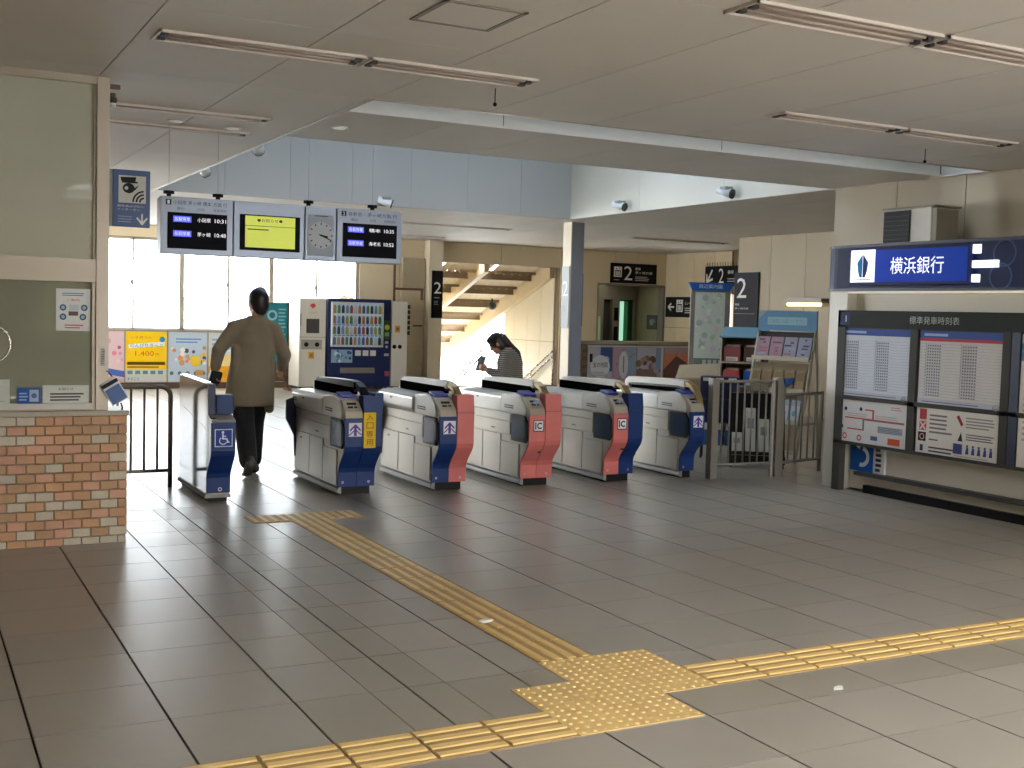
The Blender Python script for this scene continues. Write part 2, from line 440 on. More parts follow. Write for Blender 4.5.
# skylight: solid roof with a glazed strip
SK0, SK1 = 3.42, 9.2
rf = MB(); rf.box(WX0-0.2, WY0-0.2, ZT, WX1+0.2, SK0, ZT+0.1); rf.box(WX0-0.2, SK1, ZT, WX1+0.2, WY1+0.2, ZT+0.1)
rf.box(WX0-0.2, 4.5, ZT, WX1+0.2, 7.7, ZT+0.1); rf.box(WX0-0.2, SK0, ZT, WX0+0.3, SK1, ZT+0.1); rf.box(WX1-0.3, SK0, ZT, WX1+0.2, SK1, ZT+0.1)
for k in range(1, 6): rf.box(WX0+k*(WX1-WX0)/6-0.04, SK0, ZT, WX0+k*(WX1-WX0)/6+0.04, SK1, ZT+0.08)
sky_w = rf.build('window_1', M_WELL, kind='structure', label='glazed roof frame of the skylight over the gates')
gp = MB(); gp.box(WX0, SK0, ZT+0.08, WX1, SK1, ZT+0.09); gp.build('pane', glass('sky_glass', (190, 198, 206), 0.05, 0.1), sky_w)
# roof slab over the ceiling void keeps daylight out
ro = MB()
for r in HOLE[:3]+[(-7, HY1, 16.0, WY0-0.1), (-7, WY0-0.1, WX0-0.1, WY1+0.1), (WX1+0.1, WY0-0.1, 16.0, WY1+0.1), (-7, WY1+0.1, 16.0, YB+0.2)]:
    ro.box(r[0], r[1], H+0.12, r[2], r[3], H+0.2)
ro.build('roof', M_GREY, kind='structure', label='roof slab above the ceiling')

# ------------------------------------------------------------------ walls
def wall(name, boxes, m, label):
    b = MB()
    for q in boxes: b.box(*q)
    return b.build(name, m, kind='structure', label=label)
wall('wall_left', [(-7.2, -9, 0, -7, 3.9, H+0.1)], M_BEIGE, 'plain beige side wall left of the camera')
wall('wall_rear', [(-7.2, -9.2, 0, 5.2, -9, H+0.1), (7.5, -9.2, 0, 15.4, -9, H+0.1)], M_BEIGE, 'unseen beige rear wall with a gap sized for daylight')  # out of view; gap narrowed to cut the light from behind
wall('wall_office_side', [(0.66, 3.92, 0, 0.76, 9.0, H+0.1), (-4.2, 8.9, 0, 0.66, 9.0, H+0.1), (-4.2, 9.0, 0, -4.0, YB, 1.12), (-4.2, 9.0, 2.86, -4.0, YB, H+0.1), (-4.2, 9.0, 0, -4.0, 9.4, H), (-4.2, 13.6, 0, -4.0, 13.8, H)], M_BEIGE, 'side wall of the station office')
# back wall: sill wall under windows, header, solid bays, stair opening, lift recess
OX0, OX1, OZ = 9.77, 12.8, 2.67
RX0, RX1, RZ = 13.8, 15.64, 2.36; LX = 15.68
wb = wall('wall_back', [(-4.2, YB, 0, 8.0, YB+0.2, 1.12), (-4.2, YB, 2.86, 8.0, YB+0.2, H+0.12), (8.0, YB+0.02, 0, OX0, YB+0.2, H+0.12), (OX0, YB+0.02, OZ, OX1, YB+0.2, H+0.12),
     (OX1, YB+0.02, 0, RX0, YB+0.2, H+0.12), (RX0, YB+0.02, RZ, RX1, YB+0.2, H+0.12), (RX1, YB+0.02, 0, 16.0, YB+0.2, H+0.12)], M_BEIGE_D, 'beige panelled back wall with window band, stair opening and lift recess')
face_panels(wb, 'wall_panel', [(-4.0, YB-0.015, 2.87, 0.7, YB+0.005, H-0.005), (0.7, YB-0.015, 2.87, 4.35, YB+0.005, H-0.005), (4.36, YB-0.015, 2.87, 7.99, YB+0.005, H-0.005),
    (8.01, YB-0.02, 0, 8.88, YB+0.02, H-0.005), (8.89, YB-0.02, 0, 9.44, YB+0.02, H-0.005), (OX0+0.0, YB-0.02, OZ, 11.28, YB+0.02, H-0.005), (11.29, YB-0.02, OZ, OX1, YB+0.02, H-0.005),
    (OX1+0.01, YB-0.02, 0, 13.29, YB+0.02, H-0.005), (13.3, YB-0.02, 0, RX0, YB+0.02, H-0.005), (RX0, YB-0.02, RZ, 14.24, YB+0.02, H-0.005), (14.25, YB-0.02, RZ, 14.84, YB+0.02, H-0.005), (14.85, YB-0.02, RZ, LX, YB+0.02, H-0.005)], M_BEIGE)
wall('trim_2', [(9.45, YB-0.30, 0, 9.76, YB+0.02, H-0.005)], M_CREAM, 'cream corner pillar left of the stair opening')
wall('baseboard_back', [(-4.0, YB-0.03, 0, 6.5, YB, 0.10)], M_TIMBER, 'dark brown baseboard under the poster row')
# right-hand walls
w2 = wall('wall_right', [(8.92, -9, 0, 9.1, 5.45, H+0.12), (9.1, 5.3, 0, 13.4, 5.45, H+0.12), (13.22, 5.45, 0, 13.4, 12.55, H+0.12), (13.4, 12.4, 0, LX, 12.55, H+0.12)], M_BEIGE_D, 'beige panelled right wall behind the bank booth and leaflet racks')
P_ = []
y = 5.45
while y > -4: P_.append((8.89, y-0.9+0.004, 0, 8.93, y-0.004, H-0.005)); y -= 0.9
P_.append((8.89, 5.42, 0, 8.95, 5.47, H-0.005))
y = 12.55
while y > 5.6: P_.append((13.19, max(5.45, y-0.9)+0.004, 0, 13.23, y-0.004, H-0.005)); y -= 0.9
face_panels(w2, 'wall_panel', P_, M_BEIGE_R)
SY0, SY1 = 15.58, 15.90      # window slit in the lobby wall
w3 = wall('wall_lobby', [(LX+.04, 12.4, 0, LX+.2, SY0, H+0.12), (LX+.04, SY0, 0, LX+.2, SY1, 0.7), (LX+.04, SY0, 2.15, LX+.2, SY1, H+0.12), (LX+.04, SY1, 0, LX+.2, YB, H+0.12)], M_BEIGE_D, 'beige panelled wall of the lift lobby')
face_panels(w3, 'wall_panel', [(LX, a+0.004, z0, LX+.05, b-0.004, z1) for a, b in ((12.56, 13.6), (13.6, 14.6), (14.6, SY0), (SY1, 16.5), (16.5, 17.3), (17.3, 17.9), (17.9, YB-0.02)) for z0, z1 in ((0, 1.38), (1.39, H-0.005))], M_BEIGE)
lw = MB(); lw.box(LX+.09, SY0, 0.7, LX+.11, SY1, 2.15)
wl3 = thing('window_3', 'narrow bright window slit in the lobby wall', None, (LX+.1, 15.7, 0.7), kind='structure')
lw.build('pane', glass('clear_glass', (245, 248, 250), 0.06, 0.02), wl3)
# back window band
w4 = MB()
for x in (-3.98, -2.0, -0.1, 0.74, 1.76, 2.6, 3.49, 4.4, 5.3, 6.16, 7.1, 7.98):
    big = x in (-3.98, -2.0, -0.1, 0.74, 2.6, 4.4, 6.16, 7.98)
    hw = 0.045 if big else 0.018
    w4.box(x-hw, YB+0.02, 1.12, x+hw, YB+0.12, 2.86)
w4.box(-4, YB+0.02, 1.10, 8.0, YB+0.14, 1.15); w4.box(-4, YB+0.02, 2.82, 8.0, YB+0.14, 2.87)
win = w4.build('window_2', M_ALU, kind='structure', label='long bright window band in the back wall')
wx = [-3.98, -2.0, -0.1, 0.74, 1.76, 2.6, 3.49, 4.4, 5.3, 6.16, 7.1, 7.98]
for a, b in zip(wx, wx[1:]):
    g = MB(); g.box(a+0.02, YB+0.06, 1.14, b-0.02, YB+0.068, 2.84); g.build('pane', glass('clear_glass', (245, 248, 250), 0.06, 0.02), win)
    if b in (3.49, 5.3, 7.1):
        l = MB(); l.box(b-0.05, YB+0.0, 1.98, b-0.02, YB+0.03, 2.06); l.build('latch', M_GREY, win)
sl = MB(); sl.box(0.7, YB-0.05, 1.10, 8.0, YB+0.02, 1.125); sl.build('window_sill', M_ALU, win)
# column at the far corner of the well
cb = MB(); cb.box(9.15, 11.72, 0, 9.38, 11.96, H)
colm = cb.build('column', mat('column_grey', (150, 154, 164), 0.45, 0.0, 0.04, 4), kind='structure', label='square grey steel column in front of the stair opening')
c2 = MB(); c2.box(9.135, 11.71, 0, 9.152, 11.965, H); c2.build('cover_strip', M_CREAM, colm)
# ------------------------------------------------------------------ station office on the left
M_BR = [mat('brick_orange', (190, 146, 108), 0.6, 0, 0.10, 14, 0.25, rand=0.10), mat('brick_pink', (198, 150, 122), 0.6, 0, 0.10, 14, 0.25, rand=0.10),
        mat('brick_brown', (178, 142, 106), 0.6, 0, 0.12, 14, 0.25, rand=0.10), mat('brick_pale', (196, 186, 164), 0.6, 0, 0.08, 14, 0.2, rand=0.06)]
BX, BYF, BZ = 0.930, 3.60, 0.862
wo_ = MB(); wo_.box(-7, BYF+0.008, 0, BX-0.008, 3.92, BZ)
office = wo_.build('wall_front', mat('brick_mortar', (140, 122, 100), 0.85, 0, 0.1, 25), kind='structure', label='brick tiled counter wall of the station office')
pw, ph = 0.1155, 0.0627
bx_ = MB(); bx_.box(-0.0545, -0.0, -0.0287, 0.0545, 0.012, 0.0287)
bh_ = MB(); bh_.box(-0.0255, -0.0, -0.0287, 0.0255, 0.012, 0.0287)
BME = [bx_.mesh('brick', m, bevel=0.003, seg=1) for m in M_BR]; BHF = [bh_.mesh('brick', m, bevel=0.003, seg=1) for m in M_BR]
rb = random.Random(21); nb = 0; extra = MB()
for r in range(14):
    zc = BZ-ph*(r+0.5)
    if zc < 0.0: break
    off = 0.0 if r % 2 == 0 else -pw/2
    k = 0; x = BX-pw/2 if r % 2 == 0 else BX-pw/4
    first = True
    while x > -6.9:
        half = (r % 2 == 1 and first)
        if zc-ph/2 < 0: pass
        mi = rb.choices([0, 1, 2, 3], [4, 3, 3, 3.3])[0]
        if x > -0.35:
            o = bpy.data.objects.new('brick', (BHF if half else BME)[mi]); COL.objects.link(o); o.parent = office; o.location = (x, BYF-0.002, zc); nb += 1
        else:
            extra.cur = mi; extra.box(x-0.0545, BYF-0.002, zc-0.0287, x+0.0545, BYF+0.01, zc+0.0287)
        x -= (pw*0.75 if half else pw); first = False
for r in range(13):          # side return of the counter
    for q in range(3):
        y0 = BYF+0.004+q*0.105+(0.0 if r % 2 else 0.0); zc = BZ-ph*(r+0.5)
        extra.cur = rb.choices([0, 1, 2, 3], [4, 3, 3, 2])[0]; extra.box(BX-0.01, y0, zc-0.0287, BX+0.002, min(y0+0.099, 3.92), zc+0.0287)
extra.build('brick_field', M_BR, office, kind='stuff')
s = MB(); s.box(-7, 3.575, BZ, BX+0.012, 3.95, BZ+0.034); s.build('counter_slab', mat('counter_stone', (168, 160, 142), 0.4, 0, 0.06, 10), office, bevel=0.004)
# window frame
GY = 3.70
fz = BZ+0.034
w = MB()
w.box(0.735, 3.65, fz, 0.815, 3.80, H)                                  # corner pillar
w.box(0.712, 3.67, fz, 0.733, 3.76, 1.75)
w.box(-7, 3.66, 1.752, 0.735, 3.77, 1.905)
w.box(-7, 3.66, 3.06, 0.735, 3.77, H)
w.box(0.718, 3.675, 1.905, 0.735, 3.76, 3.06)
w.box(-7, 3.66, fz, 0.735, 3.78, fz+0.008)
for x in (-0.75, -2.0, -3.3): w.box(x-0.03, 3.66, fz, x+0.03, 3.78, H)
ow = w.build('window_4', M_ALU, kind='structure', label='aluminium framed counter window of the station office')
s = MB(); s.box(-0.7, 3.655, fz+0.008, 0.715, 3.75, fz+0.045); s.build('sliding_track', mat('track_white', (205, 202, 192), 0.4), ow)
g = MB(); g.box(-0.72, GY, 1.905, 0.718, GY+0.008, 3.06)
g.build('pane', glass('frosted_pane', (130, 134, 120), 0.08, 0.03, 0.85, (204, 205, 188)), ow, label='greenish upper glass pane reflecting the hall roof')
g = MB(); g.box(-0.72, GY, fz+0.045, 0.712, GY+0.006, 1.752)
g.build('pane', glass('office_pane', (165, 172, 156), 0.08, 0.02, 0.36, (170, 176, 158)), ow, label='greenish lower counter glass pane')
b = MB(); b.box(-7, 3.69, fz, -0.72, 3.71, H); b.build('pane', MATS['frosted_pane'], ow)
# dim office behind the glass
M_OFF = mat('office_wall', (150, 152, 134), 0.7, 0, 0.08, 1.5)
b = MB(); b.box(-7, 6.2, 0, 0.66, 6.3, H+0.1)
b.build('wall_office', M_OFF, kind='structure', label='olive grey inner walls of the station office')
b = MB(); b.box(0.28, 6.05, 0.8, 0.42, 6.18, 2.2); b.box(-0.1, 6.05, 0.9, 0.12, 6.18, 2.1)
b.build('office_blind', mat('blind', (168, 170, 154), 0.6), label='pale hanging blinds at the rear of the office', cat='blind')
ds = thing('office_desk', 'low desk behind the counter glass', 'desk', (0.1, 4.3, 0.0))
b = MB(); b.box(-0.9, 4.02, 0.70, 0.64, 4.7, 0.74); b.build('desktop', M_GREY, ds)
for x in (-0.85, 0.58):
    for y in (4.06, 4.64):
        b = MB(); b.box(x-0.02, y-0.02, 0.0, x+0.02, y+0.02, 0.70); b.build('leg', M_DSTEEL, ds)
b = MB(); b.box(0.615, 3.76, fz+0.045, 0.69, 3.80, 1.27)
b.build('wooden_block', mat('tan_wood', (170, 140, 92), 0.5, 0, 0.1, 9, stretch=(1, 1, 6)), label='tan wooden post standing inside the counter glass', cat='block')

Y0 = 3.698
def notice(name, label, cat, x0, z0, x1, z1, y, paint, thick=0.004, base=(232, 234, 232), rotz=0, group=None):
    t = thing(name, label, cat, ((x0+x1)/2, y, z0), group)
    b = MB(); b.box(x0, y-thick, z0, x1, y, z1); b.build('sheet', ink(base), t)
    p = Print((x0, y-thick, z0), (1, 0, 0), (0, 0, 1)); paint(p, x1-x0, z1-z0)
    if p.mats: p.build('print', t)
    return t
def paint_a(p, w, h):
    p.lines(w*.18, h*.83, w*.85, h*.92, 2, (70, 130, 160)); p.text('ご案内', w*.3, h*.70, w*.68, h*.76, (200, 90, 80))
    for u, v in ((.2, .55), (.82, .55), (.2, .33), (.78, .33)): p.disc(w*u, h*v, w*.1, (60, 105, 140)); p.disc(w*u, h*v, w*.055, (170, 195, 205))
    p.rect(w*.4, h*.24, w*.66, h*.36, (236, 238, 236)); p.rect(w*.36, h*.36, w*.64, h*.46, (110, 95, 85)); p.rect(w*.38, h*.48, w*.65, h*.62, (205, 215, 220))
    p.lines(w*.25, h*.06, w*.8, h*.18, 2, (205, 90, 85))
notice('notice_poster', 'white notice with blue circles taped on the office counter glass', 'notice', .488, 1.424, .703, 1.705, Y0, paint_a)
def paint_b(p, w, h):
    p.text('お知らせ', w*.34, h*.70, w*.66, h*.88, (40, 40, 38)); p.lines(w*.16, h*.14, w*.9, h*.64, 3, (60, 60, 56), 0.5)
notice('counter_notice', 'white three line notice card standing on the counter sill', 'notice', .405, fz+0.045, .695, 1.062, 3.69, paint_b, 0.006, (212, 216, 206))
def paint_c(p, w, h):
    p.rect(0, 0, w, h, (40, 84, 160)); p.rect(w*.52, h*.12, w*.92, h*.88, (170, 185, 200)); p.lines(w*.08, h*.2, w*.46, h*.8, 3, (150, 185, 225))
    p.disc(w*.72, h*.5, w*.12, (70, 110, 170))
notice('counter_card', 'small blue card stand on the counter sill beside the white notice', 'card', .25, fz+0.045, .392, 1.045, 3.69, paint_c, 0.012, (40, 84, 160))
notice('paper_sheet', 'plain grey paper sheet propped at the left end of the counter sill', 'paper', -.02, fz+0.045, .205, 1.10, 3.69, lambda p, w, h: p.lines(w*.1, h*.1, w*.9, h*.16, 1, (150, 150, 145)), 0.006, (196, 198, 190))
def paint_d(p, w, h):
    p.lines(w*.1, h*.8, w*.9, h*.92, 1, (216, 224, 210)); p.lines(w*.08, h*.1, w*.9, h*.66, 4, (150, 162, 146))
    p.rect(w*.3, h*.30, w*.7, h*.48, (168, 178, 160))
notice('inner_notice', 'faint notice seen through the counter glass below the taped poster', 'notice', .43, 1.13, .60, 1.34, 3.745, paint_d, 0.003, (176, 184, 166))
notice('inner_notice', 'faint row of white stickers behind the counter glass', 'notice', .42, 1.355, .70, 1.405, 3.745, lambda p, w, h: [p.rect(w*(.05+.19*k), h*.2, w*(.17+.19*k), h*.8, (196, 204, 192)) for k in range(5)] and None, 0.003, (170, 178, 160))
# speaking disc
t = thing('speaking_disc', 'round metal rimmed speaking disc in the counter glass', 'speaking disc', (0.085, GY-0.01, 1.33))
b = MB(); pts = [(0.085+0.125*math.cos(a), GY-0.006, 1.33+0.125*math.sin(a)) for a in [2*PI*i/32 for i in range(32)]]; b.tube(pts, 0.009, 8, True); b.build('rim', M_STEEL, t)
b = MB(); b.cyl((0.085, GY-0.004, 1.33), (0.085, GY-0.001, 1.33), 0.12, 32); b.build('disc', mat('acrylic', (134, 134, 118), 0.25), t)
# label strip on pillar
notice('label_strip', 'narrow white label strip on the aluminium window pillar', 'label', .760, 1.19, .797, 1.33, 3.649, lambda p, w, h: p.lines(w*.2, h*.1, w*.8, h*.9, 7, (120, 120, 116)), 0.001, (205, 203, 194))
# blue card wallet hung on the pillar
t = thing('card_wallet', 'tilted blue card wallet with white rim hanging beside the counter pillar', 'wallet', (0.85, 3.64, 0.90))
R = (0, math.radians(-31), 0); c = (0.853, 3.635, 1.02)
b = MB(); b.box(.793, 3.63, .94, .913, 3.642, 1.105, R, c); b.build('case', mat('wallet_white', (214, 218, 224), .35), t, bevel=0.004)
b = MB(); b.box(.801, 3.626, .945, .905, 3.632, 1.055, R, c); b.build('front', mat('wallet_blue', (44, 88, 150), .35), t, bevel=0.003)
b = MB(); b.box(.795, 3.624, 1.070, .911, 3.632, 1.096, R, c); b.build('strap', M_BLACK, t, bevel=0.003)
b = MB(); b.tube([(0.84, 3.648, 1.12), (0.82, 3.652, 1.15), (0.80, 3.65, 1.16)], 0.004, 6); b.tube([(0.895, 3.634, 0.945), (0.905, 3.63, 0.91), (0.90, 3.63, fz)], 0.006, 6); b.build('cord', M_DARK, t)
# hanging staff-call sign
t = thing('call_sign', 'blue and white staff call sign with capped officer pictogram on the office pillar', 'sign', (0.97, 3.74, 2.137))
sx0, sx1, sz0, sz1, sy = 0.850, 1.096, 2.137, 2.522, 3.74
b = MB(); b.box(sx0, sy, sz0, sx1, sy+0.03, sz1); b.build('board', mat('sign_blue', (46, 76, 132), .4), t, bevel=0.003)
b = MB(); b.box(0.825, sy+0.005, sz0, sx0, sy+0.025, sz1); b.build('side_plate', M_GREY, t)
b = MB(); b.box(0.812, sy-0.01, sz0+0.02, 0.828, sy+0.04, sz1-0.02); b.build('bracket', M_TIMBER, t)
p = Print((sx0, sy, sz0), (1, 0, 0), (0, 0, 1)); W = sx1-sx0; HH = sz1-sz0
p.rect(W*.15, HH*.42, W*.88, HH*.90, (206, 208, 204))
p.poly([(W*.22, HH*.80), (W*.60, HH*.80), (W*.62, HH*.88), (W*.20, HH*.87)], (26, 28, 32)); p.rect(W*.24, HH*.77, W*.66, HH*.80, (26, 28, 32))
p.disc(W*.42, HH*.68, W*.16, (26, 28, 32), ry=HH*.09); p.poly([(W*.55, HH*.68), (W*.70, HH*.74), (W*.58, HH*.64)], (26, 28, 32)); p.disc(W*.36, HH*.68, W*.05, (206, 208, 204))
for r in (.10, .19, .28): p.ring(W*.84, HH*.44, W*r, W*(r+.045), (26, 28, 32), 12, PI*.52, PI*1.0)
p.text('駅係員よびだし', W*.12, HH*.345, W*.84, HH*.385, (215, 220, 228)); p.text('インターホン', W*.12, HH*.285, W*.72, HH*.325, (215, 220, 228))
p.lines(W*.13, HH*.08, W*.52, HH*.22, 3, (150, 165, 195), .3)
p.line(W*.78, HH*.24, W*.78, HH*.07, W*.05, (222, 226, 230)); p.line(W*.64, HH*.17, W*.79, HH*.05, W*.05, (222, 226, 230)); p.line(W*.92, HH*.17, W*.77, HH*.05, W*.05, (222, 226, 230))
p.build('print', t)
# small security camera at the top of the pillar
t = thing('security_camera', 'small dark dome camera fixed at the top of the office pillar', 'camera', (0.845, 3.78, 2.95))
b = MB(); b.cyl((.815, 3.78, 3.02), (.87, 3.78, 3.02), .012); b.box(.815, 3.765, 3.06, .90, 3.80, 3.09); b.build('arm', M_TIMBER, t)
b = MB(); b.ball((.85, 3.78, 2.985), .032); b.build('dome', M_DARK, t)
b = MB(); b.cyl((.85, 3.78, 2.935), (.85, 3.78, 2.965), .024); b.build('collar', M_WHITE, t)

# ------------------------------------------------------------------ left barrier rail
t = thing('barrier_rail', 'grey metal barrier rail with rounded corner between brick counter and first gate', 'barrier', (1.3, 5.92, 0))
xr, zt = 1.685, 0.895
b = MB(); path = [(0.78, 5.92, zt)]+[(xr-0.09+0.09*math.sin(a), 5.92, zt-0.09+0.09*math.cos(a)) for a in [PI/2*i/6 for i in range(7)]]+[(xr, 5.92, 0)]
b.tube(path, 0.021, 10); b.build('frame', M_DSTEEL, t)
b = MB(); b.cyl((0.80, 5.92, 0), (0.80, 5.92, zt), 0.021); b.build('post', M_DSTEEL, t)
b = MB(); b.cyl((0.80, 5.92, 0.15), (xr, 5.92, 0.15), 0.016); b.build('lower_rail', M_DSTEEL, t)
for k in range(7):
    x = 1.573-0.112*k
    b = MB(); b.cyl((x, 5.92, 0.15), (x, 5.92, zt), 0.011, 8); b.build('bar', M_DSTEEL, t)
# ------------------------------------------------------------------ ticket gates
GYF = 5.0
def sm(t): t = max(0, min(1, t)); return t*t*(3-2*t)
def fy(z):   # front S-profile
    return -0.155*sm((z-0.20)/0.24)
ZS = [0.075, 0.14, 0.20, 0.24, 0.28, 0.32, 0.36, 0.40, 0.44]
M_GWHITE = mat('gate_steel_side', (168, 162, 150), 0.36, 0.55, 0.05, 3, rvar=0.04)
M_GTOP = mat('gate_top', (210, 207, 200), 0.35, 0.3, 0.03, 4)
M_GUARD = mat('guard_white', (222, 218, 210), 0.4, 0.0, 0.03, 4)
M_BRONZE = mat('guard_bronze', (150, 128, 88), 0.3, 0.6, 0.05, 6)
M_SCR = mat('gate_side_glass', (40, 62, 88), 0.2, 0, 0.05, 3, spec=0.35)
M_PAD = mat('reader_pad', (40, 38, 132), 0.35, 0, 0.05, 6, emit=0.10)
M_GLOSSB = mat('gloss_black', (14, 14, 16), 0.35, 0, 0.03, 3, spec=0.12)
M_KICK = mat('kick_alu', (150, 148, 142), 0.6, 0.2, 0.05, 5)
M_SLOT = mat('slot_black', (18, 18, 20), 0.5)
def arrow_sign(p, u, v, s):
    p.rect(u, v, u+s, v+s, (232, 230, 236)); pu = (84, 60, 150)
    p.poly([(u+.5*s, v+.92*s), (u+.9*s, v+.52*s), (u+.9*s, v+.36*s), (u+.5*s, v+.74*s), (u+.1*s, v+.36*s), (u+.1*s, v+.52*s)], pu)
    p.rect(u+.40*s, v+.04*s, u+.60*s, v+.74*s, pu); p.line(u+.02*s, v+.1*s, u+.4*s, v+.42*s, .08*s, pu); p.line(u+.98*s, v+.1*s, u+.6*s, v+.42*s, .08*s, pu)
def ic_sign(p, u, v, s):
    p.rect(u, v, u+s, v+s, (58, 52, 60)); p.rect(u+.08*s, v+.08*s, u+.92*s, v+.92*s, (236, 234, 236))
    p.rect(u+.16*s, v+.2*s, u+.28*s, v+.8*s, (58, 52, 60)); p.ring(u+.62*s, v+.5*s, .16*s, .28*s, (58, 52, 60), 20, .7, 2*PI-.7)
def gate(x0, left, right, sign, label, guard='white', flap=False, length=1.27, yellow=False, over=.0, w=.335):
    c = .1675 if w > .25 else w-.012; L = length; both = w > .25; oh = .006+over
    t = thing('ticket_gate', label, 'ticket gate', (x0, GYF, 0), 'automatic ticket gates in the barrier row')
    Y = lambda y: GYF+y
    b = MB(); b.box(x0+.03, Y(.04), 0, x0+w-.03, Y(L-.03), .075); b.build('plinth', M_BLACK, t)
    b = MB(); b.prism([(x0-.012, .03), (x0+.03, .012), (x0+.03, .075), (x0-.004, .06)], 'y', Y(.0), Y(L)); b.build('kick_strip', M_KICK, t)
    # steel cabinet
    prof = [(Y(fy(z)+.02), z) for z in ZS]+[(Y(-.125), .67), (Y(-.02), .80), (Y(.12), .835), (Y(L-.02), .80), (Y(L), .78), (Y(L), .075)]
    b = MB(); b.prism(prof, 'x', x0+.006, x0+w-.006); b.build('cabinet', M_GWHITE, t)
    # side cover plates with visible joints
    for nm, y0, y1, z0, z1 in (('door_panel', .42, .80, .09, .455), ('door_panel', .81, L-.015, .09, .455), ('side_panel', .225, L-.015, .465, .585), ('side_panel', .225, L-.015, .594, .66)):
        b = MB(); b.box(x0-.004, Y(y0), z0, x0+.008, Y(y1), z1); b.build(nm, M_GWHITE, t, bevel=.003, seg=1)
    b = MB(); b.box(x0-.0045, Y(.012+.03), .09, x0+.008, Y(.41), .395); b.build('door_panel', M_GWHITE, t, bevel=.003, seg=1)
    b = MB(); b.box(x0-.008, Y(L-.24), .395, x0-.003, Y(L-.20), .41); b.build('lock', M_SLOT, t)
    p = Print((x0-.0045, Y(.62), .50), (0, -1, 0), (0, 0, 1)); p.lines(0, 0, .09, .014, 1, (70, 68, 66), .9); p.build('plate_text', t)
    # upper housing with overhang towards the aisle
    b = MB(); b.prism([(x0-oh, .715), (x0-.006*(over == 0), .67), (x0+c, .67), (x0+c, .85), (x0+.02, .842), (x0-oh, .815)], 'y', Y(.42), Y(L+.02)); uh = b.build('upper_housing', M_GTOP, t, bevel=.012)
    b = MB(); b.prism([(Y(-.06), .672), (Y(.425), .672), (Y(.425), .848), (Y(.15), .872), (Y(.03), .845), (Y(-.04), .79), (Y(-.075), .72)], 'x', x0-.008, x0+c); rh = b.build('reader_housing', M_GTOP, t, bevel=.012)
    b = MB()
    for q in (.745, .725): b.box(x0-.012, Y(.16), q-.005, x0-.006, Y(.34), q+.005)
    b.build('vent', M_DARK, rh)
    b = MB(); b.box(x0-oh-.004, Y(L-.35), .775, x0-oh+.004, Y(L-.31), .79); b.build('button', M_SLOT, uh)
    b = MB()
    for q in (.77, .745): b.box(x0-oh-.004, Y(L-.13), q-.006, x0-oh+.004, Y(L-.03), q+.006)
    b.build('vent', M_DARK, uh)
    # dark glass indicator on the side
    b = MB(); b.prism([(Y(.19), .42), (Y(.19), .668), (Y(-.07), .668), (Y(-.125), .61), (Y(-.125), .46), (Y(-.09), .42)], 'x', x0-.012, x0+.01); df = b.build('display_frame', M_BLACK, t)
    b = MB(); b.prism([(Y(.165), .44), (Y(.165), .648), (Y(-.06), .648), (Y(-.105), .60), (Y(-.105), .475), (Y(-.08), .44)], 'x', x0-.016, x0-.011); b.build('side_display', M_SCR, df)
    # coloured front panels
    zl = .685
    fp = [(Y(fy(z)), z) for z in ZS]+[(Y(-.155), zl), (Y(-.12), zl), ]+[(Y(fy(z)+.022), z) for z in ZS[::-1]]
    b = MB(); b.prism(fp, 'x', x0+.0, x0+c-.002); lp = b.build('front_panel', left, t, smooth_fix(b))
    zr = .875
    fp = [(Y(fy(z)), z) for z in ZS]+[(Y(-.155), zr-.14), (Y(-.135), zr), (Y(-.02), zr), (Y(-.02), .60)]+[(Y(fy(z)+.022), z) for z in ZS[::-1]]
    if both:
      b = MB(); b.prism(fp, 'x', x0+c+.002, x0+w); b.build('front_panel', right, t)
      b = MB(); b.box(x0+c+.004, Y(-.02), .60, x0+w-.004, Y(L-.02), .87); b.build('inner_housing', M_GTOP, t, bevel=.01)
      b = MB(); b.box(x0+c+.002, Y(-.158), .716, x0+w, Y(-.153), .720); b.build('joint', M_DARK, t)
    # sloping ticket head above the left panel
    hd = [(Y(-.155), zl+.002), (Y(-.135), .745), (Y(-.03), .835), (Y(.0), .835), (Y(.0), zl+.002)]
    b = MB(); b.prism(hd, 'x', x0+.006, x0+c-.004); th_ = b.build('ticket_head', M_ALU, t, bevel=.004)
    V = Vector((0, .105, .09)).normalized()
    p = Print((x0+.006, Y(-.135), .745), (1, 0, 0), V); p.rect(.02, .02, c-.03, .12, (176, 168, 150)); p.rect(.035, .075, c-.045, .105, (30, 30, 34)); p.rect(.035, .035, c*.5, .06, (30, 30, 34)); p.rect(c*.55, .035, c-.045, .06, (60, 60, 66)); p.build('ticket_slot', th_)
    # card reader pad
    b = MB(); b.box(x0+.015, Y(.0), .862, x0+c-.02, Y(.15), .884, (math.radians(10), 0, 0)); b.build('card_reader', M_PAD, rh, bevel=.01)
    # guard bar: arched cover over the top
    gp = [(1.20, .85), (1.195, .915), (1.15, .945), (.9, .955), (.5, .965), (.24, .97), (.12, .96), (.02, .925), (-.045, .87), (-.08, .80), (-.095, .74)]
    def rib(pts, th, up): 
        out = []; 
        for i, q in enumerate(pts):
            a = pts[max(i-1, 0)]; d = pts[min(i+1, len(pts)-1)]
            dx, dz = d[0]-a[0], d[1]-a[1]; l = math.hypot(dx, dz); nx, nz = dz/l, -dx/l
            out.append((Y(q[0]+nx*th*up), q[1]+nz*th*up))
        return out
    gm = M_GLOSSB if guard == 'black' else M_GUARD
    a0, a1 = (c+.005, c+.085) if both else (c-.07, c+.01)
    top = gp[:7]; fr = gp[6:]
    b = MB(); b.prism(rib(top, .020, 1)+rib(top, .045, -1)[::-1], 'x', x0+a0, x0+a1); gc = b.build('guard_cover', gm, t, bevel=.006)
